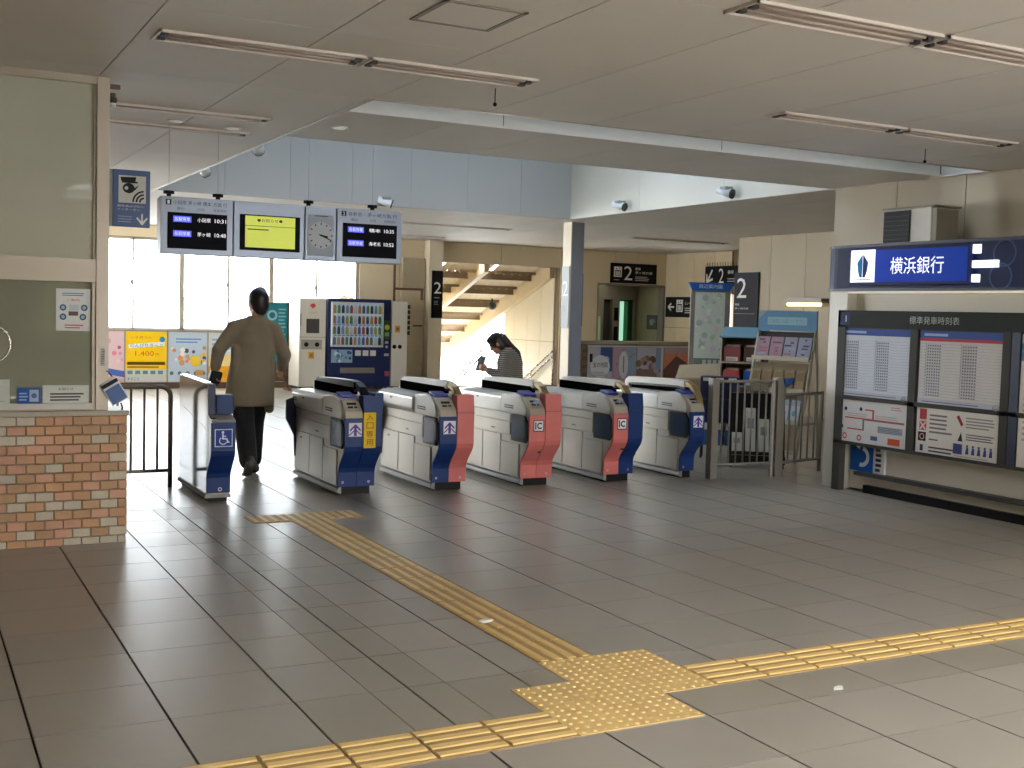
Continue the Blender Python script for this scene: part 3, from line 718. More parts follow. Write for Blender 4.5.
    b = MB(); b.prism(rib(top[1:], .048, -1)+rib(top[1:], .066, -1)[::-1], 'x', x0+a0+.012, x0+a1-.012); b.build('guard_underside', M_DARK, gc)
    b = MB(); b.prism(rib(fr, .02, 1)+rib(fr, .02, -1)[::-1], 'x', x0+a0+.01, x0+a1); b.build('guard_front', M_GLOSSB if guard == 'black' else M_BRONZE, t, bevel=.005)
    b = MB(); b.box(x0+c-.01, Y(.16), .84, x0+a0+.05, Y(1.18), .93); b.build('passage_sensor', mat('sensor_black', (14, 14, 14), .9, spec=0.0), t)
    # marks on the front
    for q, m_ in ((.03, left), (c+.10, right))[:2 if both else 1]:
        pr = Print((x0+q, Y(0), .09), (1, 0, 0), (0, 0, 1)); pr.ring(.012, .025, .006, .011, (190, 196, 214), 14); pr.build('bolt_mark', t)
    pr = Print((x0+.02, Y(-.155), .50), (1, 0, 0), (0, 0, 1))
    if sign == 'arrow': arrow_sign(pr, .014, .03, .118)
    elif sign == 'ic': ic_sign(pr, .02, .03, .11)
    pr.build('sign_plate', lp)
    if sign == 'ic':
        b = MB(); b.box(x0+c*.75, Y(fy(.33)-.008), .325, x0+c*.75+.035, Y(fy(.33)+.01), .345); b.build('lock', M_SLOT, t)
        b = MB(); b.cyl((x0+c*.55, Y(-.09), .80), (x0+c*.55, Y(-.098), .793), .03, 18); b.build('touch_mark', ink((150, 170, 205)), t)
    if yellow:
        b = MB(); b.box(x0+c-.004, Y(-.172), .43, x0+c+.105, Y(-.160), .735); ys = b.build('notice_plate', ink((222, 190, 40)), t, label='yellow upright notice plate')
        pr = Print((x0+c-.004, Y(-.172), .43), (1, 0, 0), (0, 0, 1))
        for i, ch in enumerate('入口専用'): pr.text(ch, .022, .238-.073*i, .086, .295-.073*i, (150, 60, 30))
        pr.build('lettering', ys)
        b = MB(); b.box(x0+w-.06, Y(-.13), .74, x0+w+.02, Y(.05), .90); b.build('side_board', M_BLUE, t, bevel=.004)
    if flap:
        b = MB(); b.prism([(x0-.10, .56), (x0-.10, .74), (x0-.02, .77), (x0+.01, .77), (x0+.01, .20), (x0-.01, .20), (x0-.02, .40)], 'y', Y(L-.045), Y(L-.02)); b.build('flap_door', mat('flap_navy', (34, 48, 78), .35), t)
    return t
def smooth_fix(b): return 0.0
gate(2.925, M_BLUE, M_BLUE, 'arrow', 'ticket gate with glossy black guard bar and yellow upright notice', 'black', True, 1.27, True, .02)
gate(3.81, M_BLUE, M_PINK, 'arrow', 'ticket gate with blue left and pink right front panel', 'white', True, over=.026)
gate(4.715, M_PINK, M_PINK, 'ic', 'ticket gate with both front panels pink')
gate(5.635, M_PINK, M_BLUE, 'ic', 'ticket gate with pink left and blue right front panel')
gate(6.54, M_BLUE, M_BLUE, 'arrow', 'narrow blue fronted ticket gate at the end of the row beside the metal fence', w=.185)

# wide wheelchair gate post on the left
x0 = 1.795; w = .195; L = 1.08
t = thing('ticket_gate', 'narrow steel ticket gate end with blue wheelchair sign beside the barrier rail', 'ticket gate', (x0, GYF, 0), 'automatic ticket gates in the barrier row')
Y = lambda y: GYF+y
M_MIRROR = mat('polished_steel', (214, 216, 220), 0.10, 0.95, 0.02, 2, rvar=0.02)
b = MB(); b.box(x0+.02, Y(.03), 0, x0+w-.02, Y(L-.02), .06); b.build('plinth', M_BLACK, t)
b = MB(); b.box(x0-.01, Y(.0), .035, x0+w+.003, Y(L), .065); b.build('kick_strip', M_KICK, t)
prof = [(Y(fy(z)+.02), z) for z in [.065]+ZS]+[(Y(-.13), .70), (Y(-.02), .72), (Y(.0), .86), (Y(-.01), .97), (Y(.08), .985), (Y(L-.1), 1.0), (Y(L-.02), .99), (Y(L), .96), (Y(L), .065)]
b = MB(); b.prism(prof, 'x', x0, x0+.05); b.build('side_wall', M_MIRROR, t, bevel=.004)
b = MB(); b.prism([(Y(fy(z)+.02), z) for z in [.065]+ZS]+[(Y(-.12), .68), (Y(.06), .70), (Y(.12), .86), (Y(L-.01), .86), (Y(L-.01), .065)], 'x', x0+.05, x0+w-.004); b.build('cabinet', M_GWHITE, t)
b = MB(); fp = [(Y(fy(z)), z) for z in ZS]+[(Y(-.155), .67), (Y(-.12), .67)]+[(Y(fy(z)+.022), z) for z in ZS[::-1]]
b.prism(fp, 'x', x0+.0, x0+w); b.build('front_panel', M_BLUE, t)
b = MB(); b.prism([(Y(-.155), .672), (Y(-.155), .688), (Y(-.02), .73), (Y(.02), .73), (Y(.02), .672)], 'x', x0+.01, x0+w); b.build('ledge', M_GREY, t, bevel=.003)
b = MB(); b.box(x0+.055, Y(-.075), .735, x0+w, Y(.05), .89); b.build('reader_box', M_BLUE, t, bevel=.006)
b = MB(); b.prism([(Y(-.06), .73), (Y(-.028), .73), (Y(-.006), .86), (Y(-.016), .975), (Y(-.04), .975), (Y(-.045), .86)], 'x', x0+.0, x0+.055); b.build('edge_trim', M_NAVY, t)
p = Print((x0+.025, Y(-.155), .475), (1, 0, 0), (0, 0, 1)); S = .145
p.rect(0, 0, S, S, (212, 220, 234)); p.rect(.007, .007, S-.007, S-.007, (42, 72, 152))
cw = (222, 228, 238)
p.disc(.066, .118, .011, cw); p.line(.066, .105, .066, .064, .013, cw); p.line(.066, .087, .092, .087, .009, cw); p.line(.062, .066, .098, .066, .012, cw); p.line(.096, .068, .108, .036, .012, cw); p.line(.104, .036, .12, .04, .009, cw); p.ring(.068, .05, .025, .033, cw, 20, 2.2, 5.9)
p.build('wheelchair_sign', t)
p = Print((x0+.09, Y(0), .085), (1, 0, 0), (0, 0, 1)); p.ring(.02, .02, .01, .017, (190, 196, 214), 14); p.build('bolt_mark', t)
p = Print((x0-.0005, Y(.9), .6), (0, -1, 0), (0, 0, 1)); p.line(0, .12, .9, .0, .003, (150, 150, 150)); p.build('panel_joint', t)
# ------------------------------------------------------------------ ceiling fixtures (unlit)
M_TROUGH = mat('trough_reflector', (178, 164, 152), 0.5, 0.0, 0.04, 5)
M_TUBE = mat('unlit_tube', (186, 174, 163), 0.5)
def trough(x0, y0, x1, y1, label, tubes=2, dark=False):
    t = thing('ceiling_light', label, 'ceiling light', ((x0+x1)/2, (y0+y1)/2, H-.02), 'unlit fluorescent ceiling lights')
    e = .012
    b = MB(); b.box(x0, y0, H-.016, x1, y0+e, H+.002); b.box(x0, y1-e, H-.016, x1, y1, H+.002); b.box(x0, y0, H-.016, x0+e, y1, H+.002); b.box(x1-e, y0, H-.016, x1, y1, H+.002); b.build('frame', mat('light_frame', (218, 210, 200), .4), t)
    b = MB(); b.box(x0+e, y0+e, H-.004, x1-e, y1-e, H+.002); rf_ = b.build('reflector', M_TROUGH, t)
    for k in range(tubes):
        y = y0+(y1-y0)*(k+1)/(tubes+1)
        b = MB(); b.cyl((x0+.05, y, H-.005), (x1-.05, y, H-.005), .010, 8); b.build('tube', M_TUBE, rf_)
    for xx in (x0+.022, x1-.06):
        for k in range(tubes):
            y = y0+(y1-y0)*(k+1)/(tubes+1)
            b = MB(); b.box(xx, y-.02, H-.022, xx+.038, y+.02, H-.002); b.build('socket', M_DARK, rf_)
trough(.825, 2.03, 2.03, 2.29, 'unlit ceiling light trough above the office corner')
trough(2.05, 2.03, 3.18, 2.29, 'unlit ceiling light trough in front of the skylight corner')
trough(5.16, 2.00, 6.36, 2.22, 'unlit ceiling light trough in front of the right end of the beam')
trough(6.38, 2.00, 7.60, 2.22, 'unlit ceiling light trough running out above the bank booth')
trough(3.11, -.19, 4.34, .07, 'nearest long ceiling light trough at the top of the picture')
trough(4.36, -.19, 5.6, .07, 'long ceiling light trough reaching the upper right picture edge')
trough(4.5, -1.3, 5.7, -1.06, 'ceiling light trough cut by the top right picture corner')
trough(.95, 4.62, 2.19, 4.80, 'unlit ceiling light trough right behind the office pillar', 1)
trough(1.0, 5.50, 2.25, 5.68, 'second unlit ceiling light trough behind the office pillar', 1)
trough(6.9, 13.9, 9.2, 14.1, 'ceiling light trough behind the information board', 1)
trough(7.0, 16.9, 9.3, 17.1, 'ceiling light trough just in front of the back wall', 1)
trough(11.8, 13.9, 14.0, 14.15, 'ceiling light trough above the lift lobby', 1)
t = thing('ceiling_hatch', 'square access hatch in the ceiling near the top edge', 'hatch', (2.11, .85, H-.01))
b = MB()
for q in ((1.885, .62, 2.335, .645), (1.885, 1.045, 2.335, 1.07), (1.885, .62, 1.91, 1.07), (2.31, .62, 2.335, 1.07)): b.box(q[0], q[1], H-.008, q[2], q[3], H+.002)
b.build('frame', mat('hatch_frame', (132, 124, 114), .5), t)
b = MB(); b.box(1.91, .645, H-.004, 2.31, 1.045, H+.002); b.build('lid', M_CEIL, t)
def spot(x, y, z, d, label):
    t = thing('spotlight', label, 'spotlight', (x, y, z), 'white spotlights in the skylight well')
    b = MB(); b.box(x-.06, y-.06, z+.02, x+.06, y+.06, z+.06); b.build('base', M_GREY, t, bevel=.008)
    D = Vector(d).normalized(); c = Vector((x, y, z-.01))
    b = MB(); b.cyl(c-D*.12, c+D*.08, .045, 14, .06); b.build('lamp_head', mat('spot_white', (228, 234, 240), .35), t)
    b = MB(); b.cyl(c+D*.08, c+D*.10, .062, 14); b.build('rim', M_DARK, t)
spot(WX0+.08, 8.86, H+.05, (.3, 1, -.3), 'white spotlight on the far left edge of the skylight well')
spot(WX0+.09, 6.66, H+.06, (.3, 1, -.3), 'white spotlight on the near left edge of the skylight well')
spot(5.74, WY1-.10, H+.06, (.9, -.3, -.3), 'white spotlight above the right end of the information board')
spot(WX1-.14, 9.68, H+.1, (.4, -1, -.3), 'white spotlight on the right well wall beside the column')
spot(WX1-.14, 7.24, H+.1, (.4, -1, -.3), 'white spotlight on the right well wall nearer the bank')
for x, y, L_, q in ((3.08, 2.46, .12, 'small sprinkler head hanging below the ceiling in front of the skylight'), (7.3, 2.7, .12, 'small sprinkler head hanging below the ceiling above the bank sign')):
    t = thing('sprinkler', q, 'sprinkler', (x, y, H-L_)); b = MB(); b.cyl((x, y, H+.001), (x, y, H-L_+.02), .004, 6); b.build('stem', M_DARK, t); b = MB(); b.ball((x, y, H-L_+.012), .014); b.build('head', M_BLACK, t)
for x, y, lb in ((1.56, 5.2, 'small round white downlight between the two troughs behind the pillar'), (2.78, 4.71, 'small round downlight in the beam at the left end'), (2.05, 5.3, 'small round white downlight near the left edge of the well')):
    t = thing('downlight', lb, 'downlight', (x, y, H-.012)); b = MB(); b.cyl((x, y, H-.01), (x, y, H+.002), .07, 20); b.build('ring', M_WHITE, t); b = MB(); b.cyl((x, y, H-.014), (x, y, H-.009), .05, 20); b.build('lens', ink((244, 240, 228), .3), t)

# ------------------------------------------------------------------ hanging information board
iy = 5.42
def ix(x): return x*1.057+.023         # positions taken on the Y=4.9 plane, carried to iy
t = thing('information_board', 'long hanging grey information board with three train displays and a clock', 'information board', (2.5, iy, 2.07))
M_IB = mat('board_grey', (150, 160, 178), .35, .2, .03, 4)
secs = [(1.49, 2.09), (2.10, 2.72), (2.73, 3.01), (3.02, 3.64)]
z0, z1 = 2.04, 2.505
D = .16
HS = {}
for i, (a, c) in enumerate(secs):
    b = MB(); b.box(a, iy, z0, c, iy+D, z1); HS[a] = b.build('housing', M_IB, t, bevel=.004)
b = MB(); b.box(1.50, iy+.03, z1-.02, 3.63, iy+.13, z1+.012); b.build('top_rail', M_IB, t)
for x in (1.57, 1.98, 2.78, 3.38):
    b = MB(); b.cyl((x, iy+.08, z1+.01), (x, iy+.08, z1+.035), .02, 10); b.cyl((x, iy+.08, z1+.035), (x, iy+.08, z1+.06), .045, 14); b.build('hanger_knob', M_BLACK, t)
    b = MB(); b.cyl((x, iy+.08, z1+.05), (x, iy+.08, H), .0022, 6); b.build('hanger_rod', M_WELL, t)
M_LCD = mat('lcd_black', (12, 12, 20), .6, 0, .02, 3, spec=.1)
def lcd(a, c, za, zb, h): 
    b = MB(); b.box(a, iy-.006, za, c, iy+.004, zb); b.build('screen', M_LCD, h)
def timetable(a, c, header, num, dests, times):
    W = c-a; p = Print((a, iy, z0), (1, 0, 0), (0, 0, 1))
    p.rect(.04, .405, .085, .45, (26, 28, 34)); p.text(num, .053, .412, .072, .443, (235, 235, 240)); p.build('platform_number', HS[a])
    N_ = lambda: Print((a, iy, z0), (1, 0, 0), (0, 0, 1))
    N_().text(header, .10, .41, W-.05, .445, (44, 48, 58)).build('line_name', HS[a])
    for cap, u0, u1 in (('種別', .13, .19), ('行先', W*.5, W*.5+.06), ('発車時刻', W*.72, W*.72+.11)): N_().text(cap, u0, .365, u1, .39, (84, 92, 108)).build('column_caption', HS[a])
    lcd(a+.055, a+W-.05, .045+z0, .345+z0, HS[a])
    for v, d, tm in ((.285, dests[0], times[0]), (.165, dests[1], times[1])):
        N_ = lambda: Print((a, iy-.007, z0), (1, 0, 0), (0, 0, 1))
        N_().rect(.10, v-.02, .25, v+.03, ink((84, 90, 214), 1.2)).text('各駅停車', .11, v-.012, .24, v+.022, ink((190, 195, 255), 1.5)).build('train_type', HS[a])
        N_().text(d, .30, v-.012, .41, v+.022, ink((225, 225, 230), 1.2)).build('destination', HS[a])
        N_().text(tm, .445, v-.012, .540, v+.020, ink((225, 225, 230), 1.2)).build('departure_time', HS[a])
timetable(*secs[0], '小田原 茅ヶ崎 橋本 方面 行', '1', ('小田原', '茅ヶ崎'), ('10:31', '10:48'))
timetable(*secs[3], '海老名・茅ヶ崎方面 行', '2', ('橋本', '海老名'), ('10:35', '10:52'))
a, c = secs[1]; lcd(a+.05, c-.04, z0+.06, z0+.365, HS[a])
q = Print((a, iy-.007, z0), (1, 0, 0), (0, 0, 1)); yl = ink((196, 205, 92), .75)
q.rect(.095, .085, c-a-.085, .355, yl); q.text('●お知らせ●', .2, .305, .42, .335, (60, 62, 34)); q.rect(.115, .235, .30, .245, (110, 116, 60)); q.rect(.095, .268, c-a-.085, .273, (120, 126, 60)); q.build('message_screen', HS[a])
a, c = secs[2]; W = c-a
b = MB(); b.box(a+.02, iy-.008, z0+.04, c-.02, iy+.004, z0+.40); b.build('clock_face', ink((178, 190, 204)), HS[a], bevel=.004)
q = Print((a+W/2, iy-.008, z0+.22), (1, 0, 0), (0, 0, 1)); q.disc(0, 0, .118, (206, 214, 222), 28)
for k in range(12):
    an = PI/6*k; q.line(.092*math.cos(an), .092*math.sin(an), .110*math.cos(an), .110*math.sin(an), .010, (50, 54, 62))
q.line(0, 0, .062, -.012, .014, (24, 26, 30)); q.line(-.02, .008, .098, -.042, .009, (24, 26, 30)); q.disc(0, 0, .009, (24, 26, 30)); q.lines(-.06, .165, .06, .175, 1, (90, 96, 108), .8, 0)
q.build('clock_hands', HS[a])
# ------------------------------------------------------------------ poster row under the back windows
PY = YB-.03
def wposter(label, x0, x1, z0, z1, base, paint, y=None):
    y = PY if y is None else y
    t = thing('wall_poster', label, 'poster', ((x0+x1)/2, y, z0), 'posters on the back wall')
    b = MB(); b.box(x0, y-.012, z0, x1, y, z1); b.build('board', ink(base), t)
    b = MB(); e = .012
    b.box(x0, y-.018, z0, x1, y-.01, z0+e); b.box(x0, y-.018, z1-e, x1, y-.01, z1); b.box(x0, y-.018, z0, x0+e, y-.01, z1); b.box(x1-e, y-.018, z0, x1, y-.01, z1); b.build('frame', M_ALU, t)
    p = Print((x0, y-.012, z0), (1, 0, 0), (0, 0, 1)); paint(p, x1-x0, z1-z0); p.build('print', t)
rp = random.Random(5)
def blobs(p, w, h, n, cols, v0=.05, v1=.95, r=(.03, .08)):
    for k in range(n): p.disc(w*rp.uniform(.06, .94), h*rp.uniform(v0, v1), w*rp.uniform(*r), rp.choice(cols), 10)
def pp_pink(p, w, h):
    blobs(p, w, h, 26, [(226, 130, 150), (240, 200, 205), (200, 90, 120), (235, 235, 238), (214, 160, 180)], .34, .96)
    p.poly([(0, h*.36), (w, h*.22), (w, h*.10), (0, h*.24)], (74, 106, 180)); p.poly([(0, h*.2), (w, h*.06), (w, 0), (0, 0)], (214, 176, 172))
def pp_yellow(p, w, h):
    p.rect(0, h*.26, w, h*.98, (250, 206, 30)); p.text('いま買うと', w*.14, h*.85, w*.62, h*.90, (196, 130, 20))
    p.poly([(w*.08, h*.66), (w*.94, h*.72), (w*.94, h*.80), (w*.08, h*.74)], (246, 248, 244)); p.text('のんびりきっぷ', w*.12, h*.68, w*.9, h*.76, (70, 130, 190)); p.disc(w*.88, h*.84, w*.07, (60, 140, 190))
    p.text('1,400', w*.24, h*.50, w*.68, h*.61, (214, 90, 24)); p.text('円', w*.72, h*.51, w*.80, h*.57, (214, 90, 24))
    p.rect(w*.05, h*.34, w*.95, h*.40, (96, 66, 20)); p.rect(w*.05, h*.285, w*.8, h*.315, (150, 110, 30))
    p.rect(0, h*.14, w, h*.26, (216, 214, 196))
    for k in range(5): p.rect(w*(.06+.18*k), h*.16, w*(.18+.18*k), h*.23, (106, 140, 170))
    p.rect(0, 0, w, h*.14, (205, 208, 206)); p.text('まるごと', w*.06, h*.04, w*.34, h*.10, (40, 42, 50))
def pp_blue(p, w, h):
    p.lines(w*.2, h*.78, w*.85, h*.90, 2, (110, 150, 205)); blobs(p, w, h, 22, [(240, 200, 80), (236, 150, 100), (90, 90, 110), (245, 245, 240), (200, 160, 120)], .3, .7, (.03, .07))
    p.disc(w*.7, h*.42, w*.14, (240, 206, 70)); 
    for k in range(5): p.disc(w*(.1+.2*k), h*.18, w*.05, (96, 120, 150), 10)
    p.rect(w*.7, h*.14, w*.9, h*.24, (205, 150, 80))
def pp_orange(p, w, h):
    p.rect(0, 0, w, h*.32, (240, 170, 40)); p.rect(0, h*.32, w, h*.55, (240, 214, 150)); p.lines(w*.1, h*.65, w*.9, h*.92, 3, (150, 185, 205))
wposter('pink and lilac tour poster at the left end of the back wall', 2.58, 3.33, .11, 1.09, (226, 196, 202), pp_pink)
wposter('bright yellow fare poster with price below the back window', 3.34, 4.12, .11, 1.09, (250, 206, 30), pp_yellow)
wposter('pale blue poster with small orange pictures beside the yellow fare poster', 4.13, 4.89, .11, 1.09, (196, 212, 228), pp_blue)
wposter('poster with orange lower half partly hidden behind the walking man', 4.90, 5.64, .11, 1.09, (214, 222, 226), pp_orange)
wposter('plain cream poster on the back wall right of the walking man', 5.66, 6.42, .11, 1.09, (214, 200, 168), lambda p, w, h: p.lines(w*.1, h*.3, w*.9, h*.8, 6, (190, 172, 138)))
# teal poster stand
t = thing('poster_stand', 'tall teal poster stand in front of the back window', 'poster stand', (6.0, 17.5, 0))
b = MB(); b.box(5.74, 17.5, .18, 6.24, 17.54, 1.70); b.build('board', M_TIMBER, t)
b = MB(); b.box(5.70, 17.36, 0, 5.76, 17.70, .05); b.box(6.22, 17.36, 0, 6.28, 17.70, .05); b.build('foot', M_TIMBER, t)
b = MB(); b.box(5.72, 17.5, .0, 5.76, 17.54, 1.71); b.box(6.22, 17.5, .0, 6.26, 17.54, 1.71); b.build('frame', M_TIMBER, t)
p = Print((5.76, 17.5, .55), (1, 0, 0), (0, 0, 1)); w, h = .46, 1.13
p.rect(0, 0, w, h, (44, 132, 142)); p.disc(w*.35, h*.80, w*.22, (150, 200, 206)); p.disc(w*.35, h*.8, w*.13, (60, 110, 130)); p.lines(w*.62, h*.1, w*.95, h*.95, 14, (130, 190, 195)); p.lines(w*.05, h*.05, w*.5, h*.5, 6, (90, 165, 170)); p.build('print', t)

# ------------------------------------------------------------------ vending machine group
vy = 17.62
def vbody(t, x0, x1, zt, m, y0=vy):
    b = MB(); b.box(x0, y0, .06, x1, YB-.06, zt); b.build('body', m, t, bevel=.012)
    for x in (x0+.06, x1-.06):
        for y in (y0+.08, YB-.15):
            b = MB(); b.cyl((x, y, 0), (x, y, .06), .025, 8); b.build('foot', M_DARK, t)
vm = thing('vending_machine', 'dark blue drinks vending machine against the back wall', 'vending machine', (7.76, vy, 0))
M_VB = mat('vending_blue', (22, 34, 78), .4, 0, .04, 3, spec=.3)
vbody(vm, 7.08, 8.42, 1.82, M_VB)
b = MB(); b.box(7.14, vy-.012, .86, 8.22, vy+.01, 1.75); b.build('showcase', ink((214, 224, 230), .25), vm)
b = MB(); e = .02
b.box(7.14, vy-.10, .86, 8.22, vy-.0, .88); b.box(7.14, vy-.10, 1.73, 8.22, vy, 1.75); b.box(7.14, vy-.1, .86, 7.16, vy, 1.75); b.box(8.2, vy-.1, .86, 8.22, vy, 1.75); b.build('showcase_frame', M_WHITE, vm)
drinks = [(60, 110, 180), (205, 170, 60), (190, 70, 60), (90, 150, 90), (220, 225, 228), (60, 60, 80), (220, 140, 60), (120, 170, 210)]
for r in range(4):
    zb = .90+.21*r
    b = MB(); b.box(7.16, vy-.09, zb-.012, 8.2, vy-.012, zb); sv = b.build('shelf', M_WHITE, vm)
    for k in range(12):
        x = 7.205+.0865*k; cm = ink(drinks[(r*3+k*(2 if r % 2 else 1)+k//4) % 8])
        b = MB(); b.cyl((x, vy-.05, zb), (x, vy-.05, zb+.12), .03, 8); b.cyl((x, vy-.05, zb+.12), (x, vy-.05, zb+.16), .03, 8, .012); b.build('drink_sample', cm, sv)
        b = MB(); b.box(x-.03, vy-.094, zb-.035, x+.03, vy-.088, zb-.014); b.build('price_button', ink((70, 130, 205) if r in (1, 2) else (235, 235, 235), .3), sv)
g = MB(); g.box(7.15, vy-.105, .87, 8.21, vy-.101, 1.74); g.build('showcase_glass', MATS['clear_glass'], vm)
b = MB(); b.box(7.16, vy-.01, .54, 7.60, vy+.005, .80); b.build('sticker_panel', ink((140, 170, 190)), vm)
p = Print((7.16, vy-.01, .54), (1, 0, 0), (0, 0, 1)); blobs(p, .44, .26, 14, [(200, 215, 225), (90, 130, 170), (60, 90, 130)], .1, .9, (.04, .1)); p.build('sticker_print', vm)
for k in range(3):
    b = MB(); b.box(7.66+.16*k, vy-.01, .68, 7.78+.16*k, vy+.005, .79); b.build('sticker', ink((205, 208, 206)), vm)
b = MB(); b.box(7.35, vy-.012, .33, 8.08, vy+.01, .44); b.build('pickup_slot', M_DSTEEL, vm)
b = MB(); b.box(8.26, vy-.012, 1.02, 8.40, vy+.01, 1.40); b.build('payment_panel', ink((60, 90, 60)), vm)
p = Print((8.26, vy-.012, 1.02), (1, 0, 0), (0, 0, 1)); p.disc(.07, .24, .055, (190, 205, 70)); p.rect(.02, .06, .12, .14, (120, 170, 110)); p.build('payment_print', vm)
for z, w in ((.93, .07), (.84, .05), (.68, .10)):
    b = MB(); b.box(8.33-w/2, vy-.012, z, 8.33+w/2, vy+.005, z+.05); b.build('coin_slot', ink((170, 176, 184)), vm)
b = MB(); b.box(8.30, vy-.02, .27, 8.40, vy+.005, .37); b.build('coin_return', ink((150, 70, 70)), vm)
cm = thing('coin_locker', 'narrow white machine with dark screen left of the vending machine', 'machine', (6.78, vy, 0))
M_VW = mat('vending_white', (212, 208, 196), .4, 0, .03, 3)
vbody(cm, 6.50, 7.04, 1.80, M_VW)
b = MB(); b.box(6.64, vy-.012, 1.12, 6.90, vy+.01, 1.40); b.build('screen', M_DARK, cm)
b = MB(); b.box(6.54, vy-.012, .80, 6.96, vy+.01, .99); b.build('control_panel', mat('ctrl_panel', (158, 152, 142), .4), cm)
for x in (6.64, 6.86): b = MB(); b.cyl((x, vy-.02, .895), (x, vy-.01, .895), .045, 14); b.build('knob', M_BLACK, cm)
PV = lambda: Print((6.50, vy, 0), (1, 0, 0), (0, 0, 1))
PV().poly([(.21, 1.66), (.27, 1.60), (.33, 1.66), (.30, 1.70), (.24, 1.70)], (196, 60, 60)).build('emblem', cm); PV().text('ジュース', .19, 1.50, .35, 1.555, (206, 110, 110)).build('lettering', cm); PV().rect(.19, .61, .31, .75, (214, 168, 70)).rect(.215, .64, .285, .72, (170, 120, 50)).build('sticker', cm); PV().rect(.0, 1.035, .54, 1.045, (150, 146, 136)).build('door_seam', cm); PV().rect(.02, 1.26, .035, 1.5, (96, 92, 86)).build('lock_strip', cm)
rb_ = thing('recycling_bin', 'tall white recycling bin with two round holes right of the vending machine', 'bin', (8.6, vy, 0))
vbody(rb_, 8.44, 8.78, 1.79, M_VW)
for x in (8.50, 8.62): b = MB(); b.cyl((x, vy-.012, .87), (x, vy+.005, .87), .042, 14); b.build('hole', M_BLACK, rb_)
p = Print((8.44, vy, 0), (1, 0, 0), (0, 0, 1)); p.rect(.07, 1.16, .18, 1.30, (206, 150, 80)); p.disc(.125, 1.23, .035, (150, 96, 50)); p.build('label_print', rb_)
# wall cabinet and fittings right of the bin
t = thing('wall_cabinet', 'tall beige wall cabinet left of the cream pillar', 'cabinet', (9.18, YB-.05, 0))
b = MB(); b.box(8.92, YB-.12, 0, 9.42, YB-.021, 2.10); b.build('body', mat('cab_beige', (190, 176, 148), .5), t)
b = MB(); b.box(8.92, YB-.15, 2.1, 9.42, YB-.021, 2.72); b.build('hood', mat('hood_beige', (168, 156, 132), .5), t)
b = MB(); b.box(8.72, YB-.14, 2.04, 9.40, YB-.10, 2.09); b.box(8.72, YB-.14, 1.80, 8.76, YB-.10, 2.60); b.box(9.34, YB-.16, 1.84, 9.38, YB-.10, 2.09); b.build('conduit', M_TIMBER, t)
p = Print((8.95, YB-.121, 1.0), (1, 0, 0), (0, 0, 1))
for k in range(6): p.rect(.10, .10+.11*k, .16, .18+.11*k, (70, 58, 44))
p.build('lettering', t)
b = MB(); b.box(9.18, YB-.15, 1.28, 9.38, YB-.11, 1.31); b.build('door_bar', M_DARK, t)

# ------------------------------------------------------------------ direction signs
M_SGN = mat('sign_black', (20, 20, 22), .6, spec=.15)
def dirsign(label, O, U, W, HH, draw, th=.05, m=None, hang=None):
    O = Vector(O); U = Vector(U); V = Vector((0, 0, 1)); N = U.cross(V)
    t = thing('direction_sign', label, 'sign', tuple(O+U*W/2), 'platform direction signs')
    b = MB(); c = [O+U*a*W+V*v*HH-N*th*d for d in (0, 1) for v in (0, 1) for a in (0, 1)]
    b.add(c, [(0, 1, 3, 2), (5, 4, 6, 7), (4, 0, 2, 6), (1, 5, 7, 3), (2, 3, 7, 6), (4, 5, 1, 0)]); b.build('board', m or M_SGN, t)
    p = Print(O, U, V); draw(p, W, HH); p.build('lettering', t)
    if hang: 
        b = MB()
        for a in (.2, .8): q = O+U*a*W-N*th/2; b.cyl(q+V*HH, (q.x, q.y, H), .008, 6)
        b.build('hanger', M_DARK, t)
    return t
wt = (232, 232, 228)
def lift_icon(p, u, v, s):
    p.rect(u, v, u+s, v+s*1.1, wt); p.rect(u+.14*s, v+.12*s, u+.86*s, v+.72*s, (60, 60, 62))
    for k in range(3): p.rect(u+(.22+.2*k)*s, v+.16*s, u+(.36+.2*k)*s, v+.6*s, wt)
    p.poly([(u+.22*s, v+.8*s), (u+.42*s, v+.8*s), (u+.32*s, v+1.0*s)], (60, 60, 62)); p.poly([(u+.58*s, v+1.0*s), (u+.78*s, v+1.0*s), (u+.68*s, v+.8*s)], (60, 60, 62))
def d1(p, w, h):
    lift_icon(p, w*.06, h*.30, w*.17); p.lines(w*.06, h*.14, w*.2, h*.22, 1, (170, 170, 170)); p.text('2', w*.28, h*.16, w*.46, h*.86, wt)
    p.text('番線', w*.52, h*.68, w*.64, h*.82, wt); p.text('茅ヶ崎方面', w*.52, h*.48, w*.9, h*.62, wt); p.lines(w*.52, h*.14, w*.88, h*.4, 3, (170, 170, 170), .5)
dirsign('black platform 2 sign with lift symbol above the lift recess', (14.12, YB-.021-.04, 2.385), (1, 0, 0), 1.27, .46, d1, .04)
def d2(p, w, h):
    p.line(w*.08, h*.5, w*.27, h*.5, h*.09, wt); p.line(w*.08, h*.5, w*.18, h*.68, h*.09, wt); p.line(w*.08, h*.5, w*.18, h*.32, h*.09, wt)
    lift_icon(p, w*.34, h*.26, w*.2); p.text('エレベーター', w*.6, h*.62, w*.95, h*.76, wt); p.lines(w*.6, h*.2, w*.95, h*.52, 3, (190, 190, 190), .5)
dirsign('black lift arrow sign on the lobby wall', (LX-.03, 18.30, 1.63), (0, -1, 0), 1.28, .47, d2, .03)
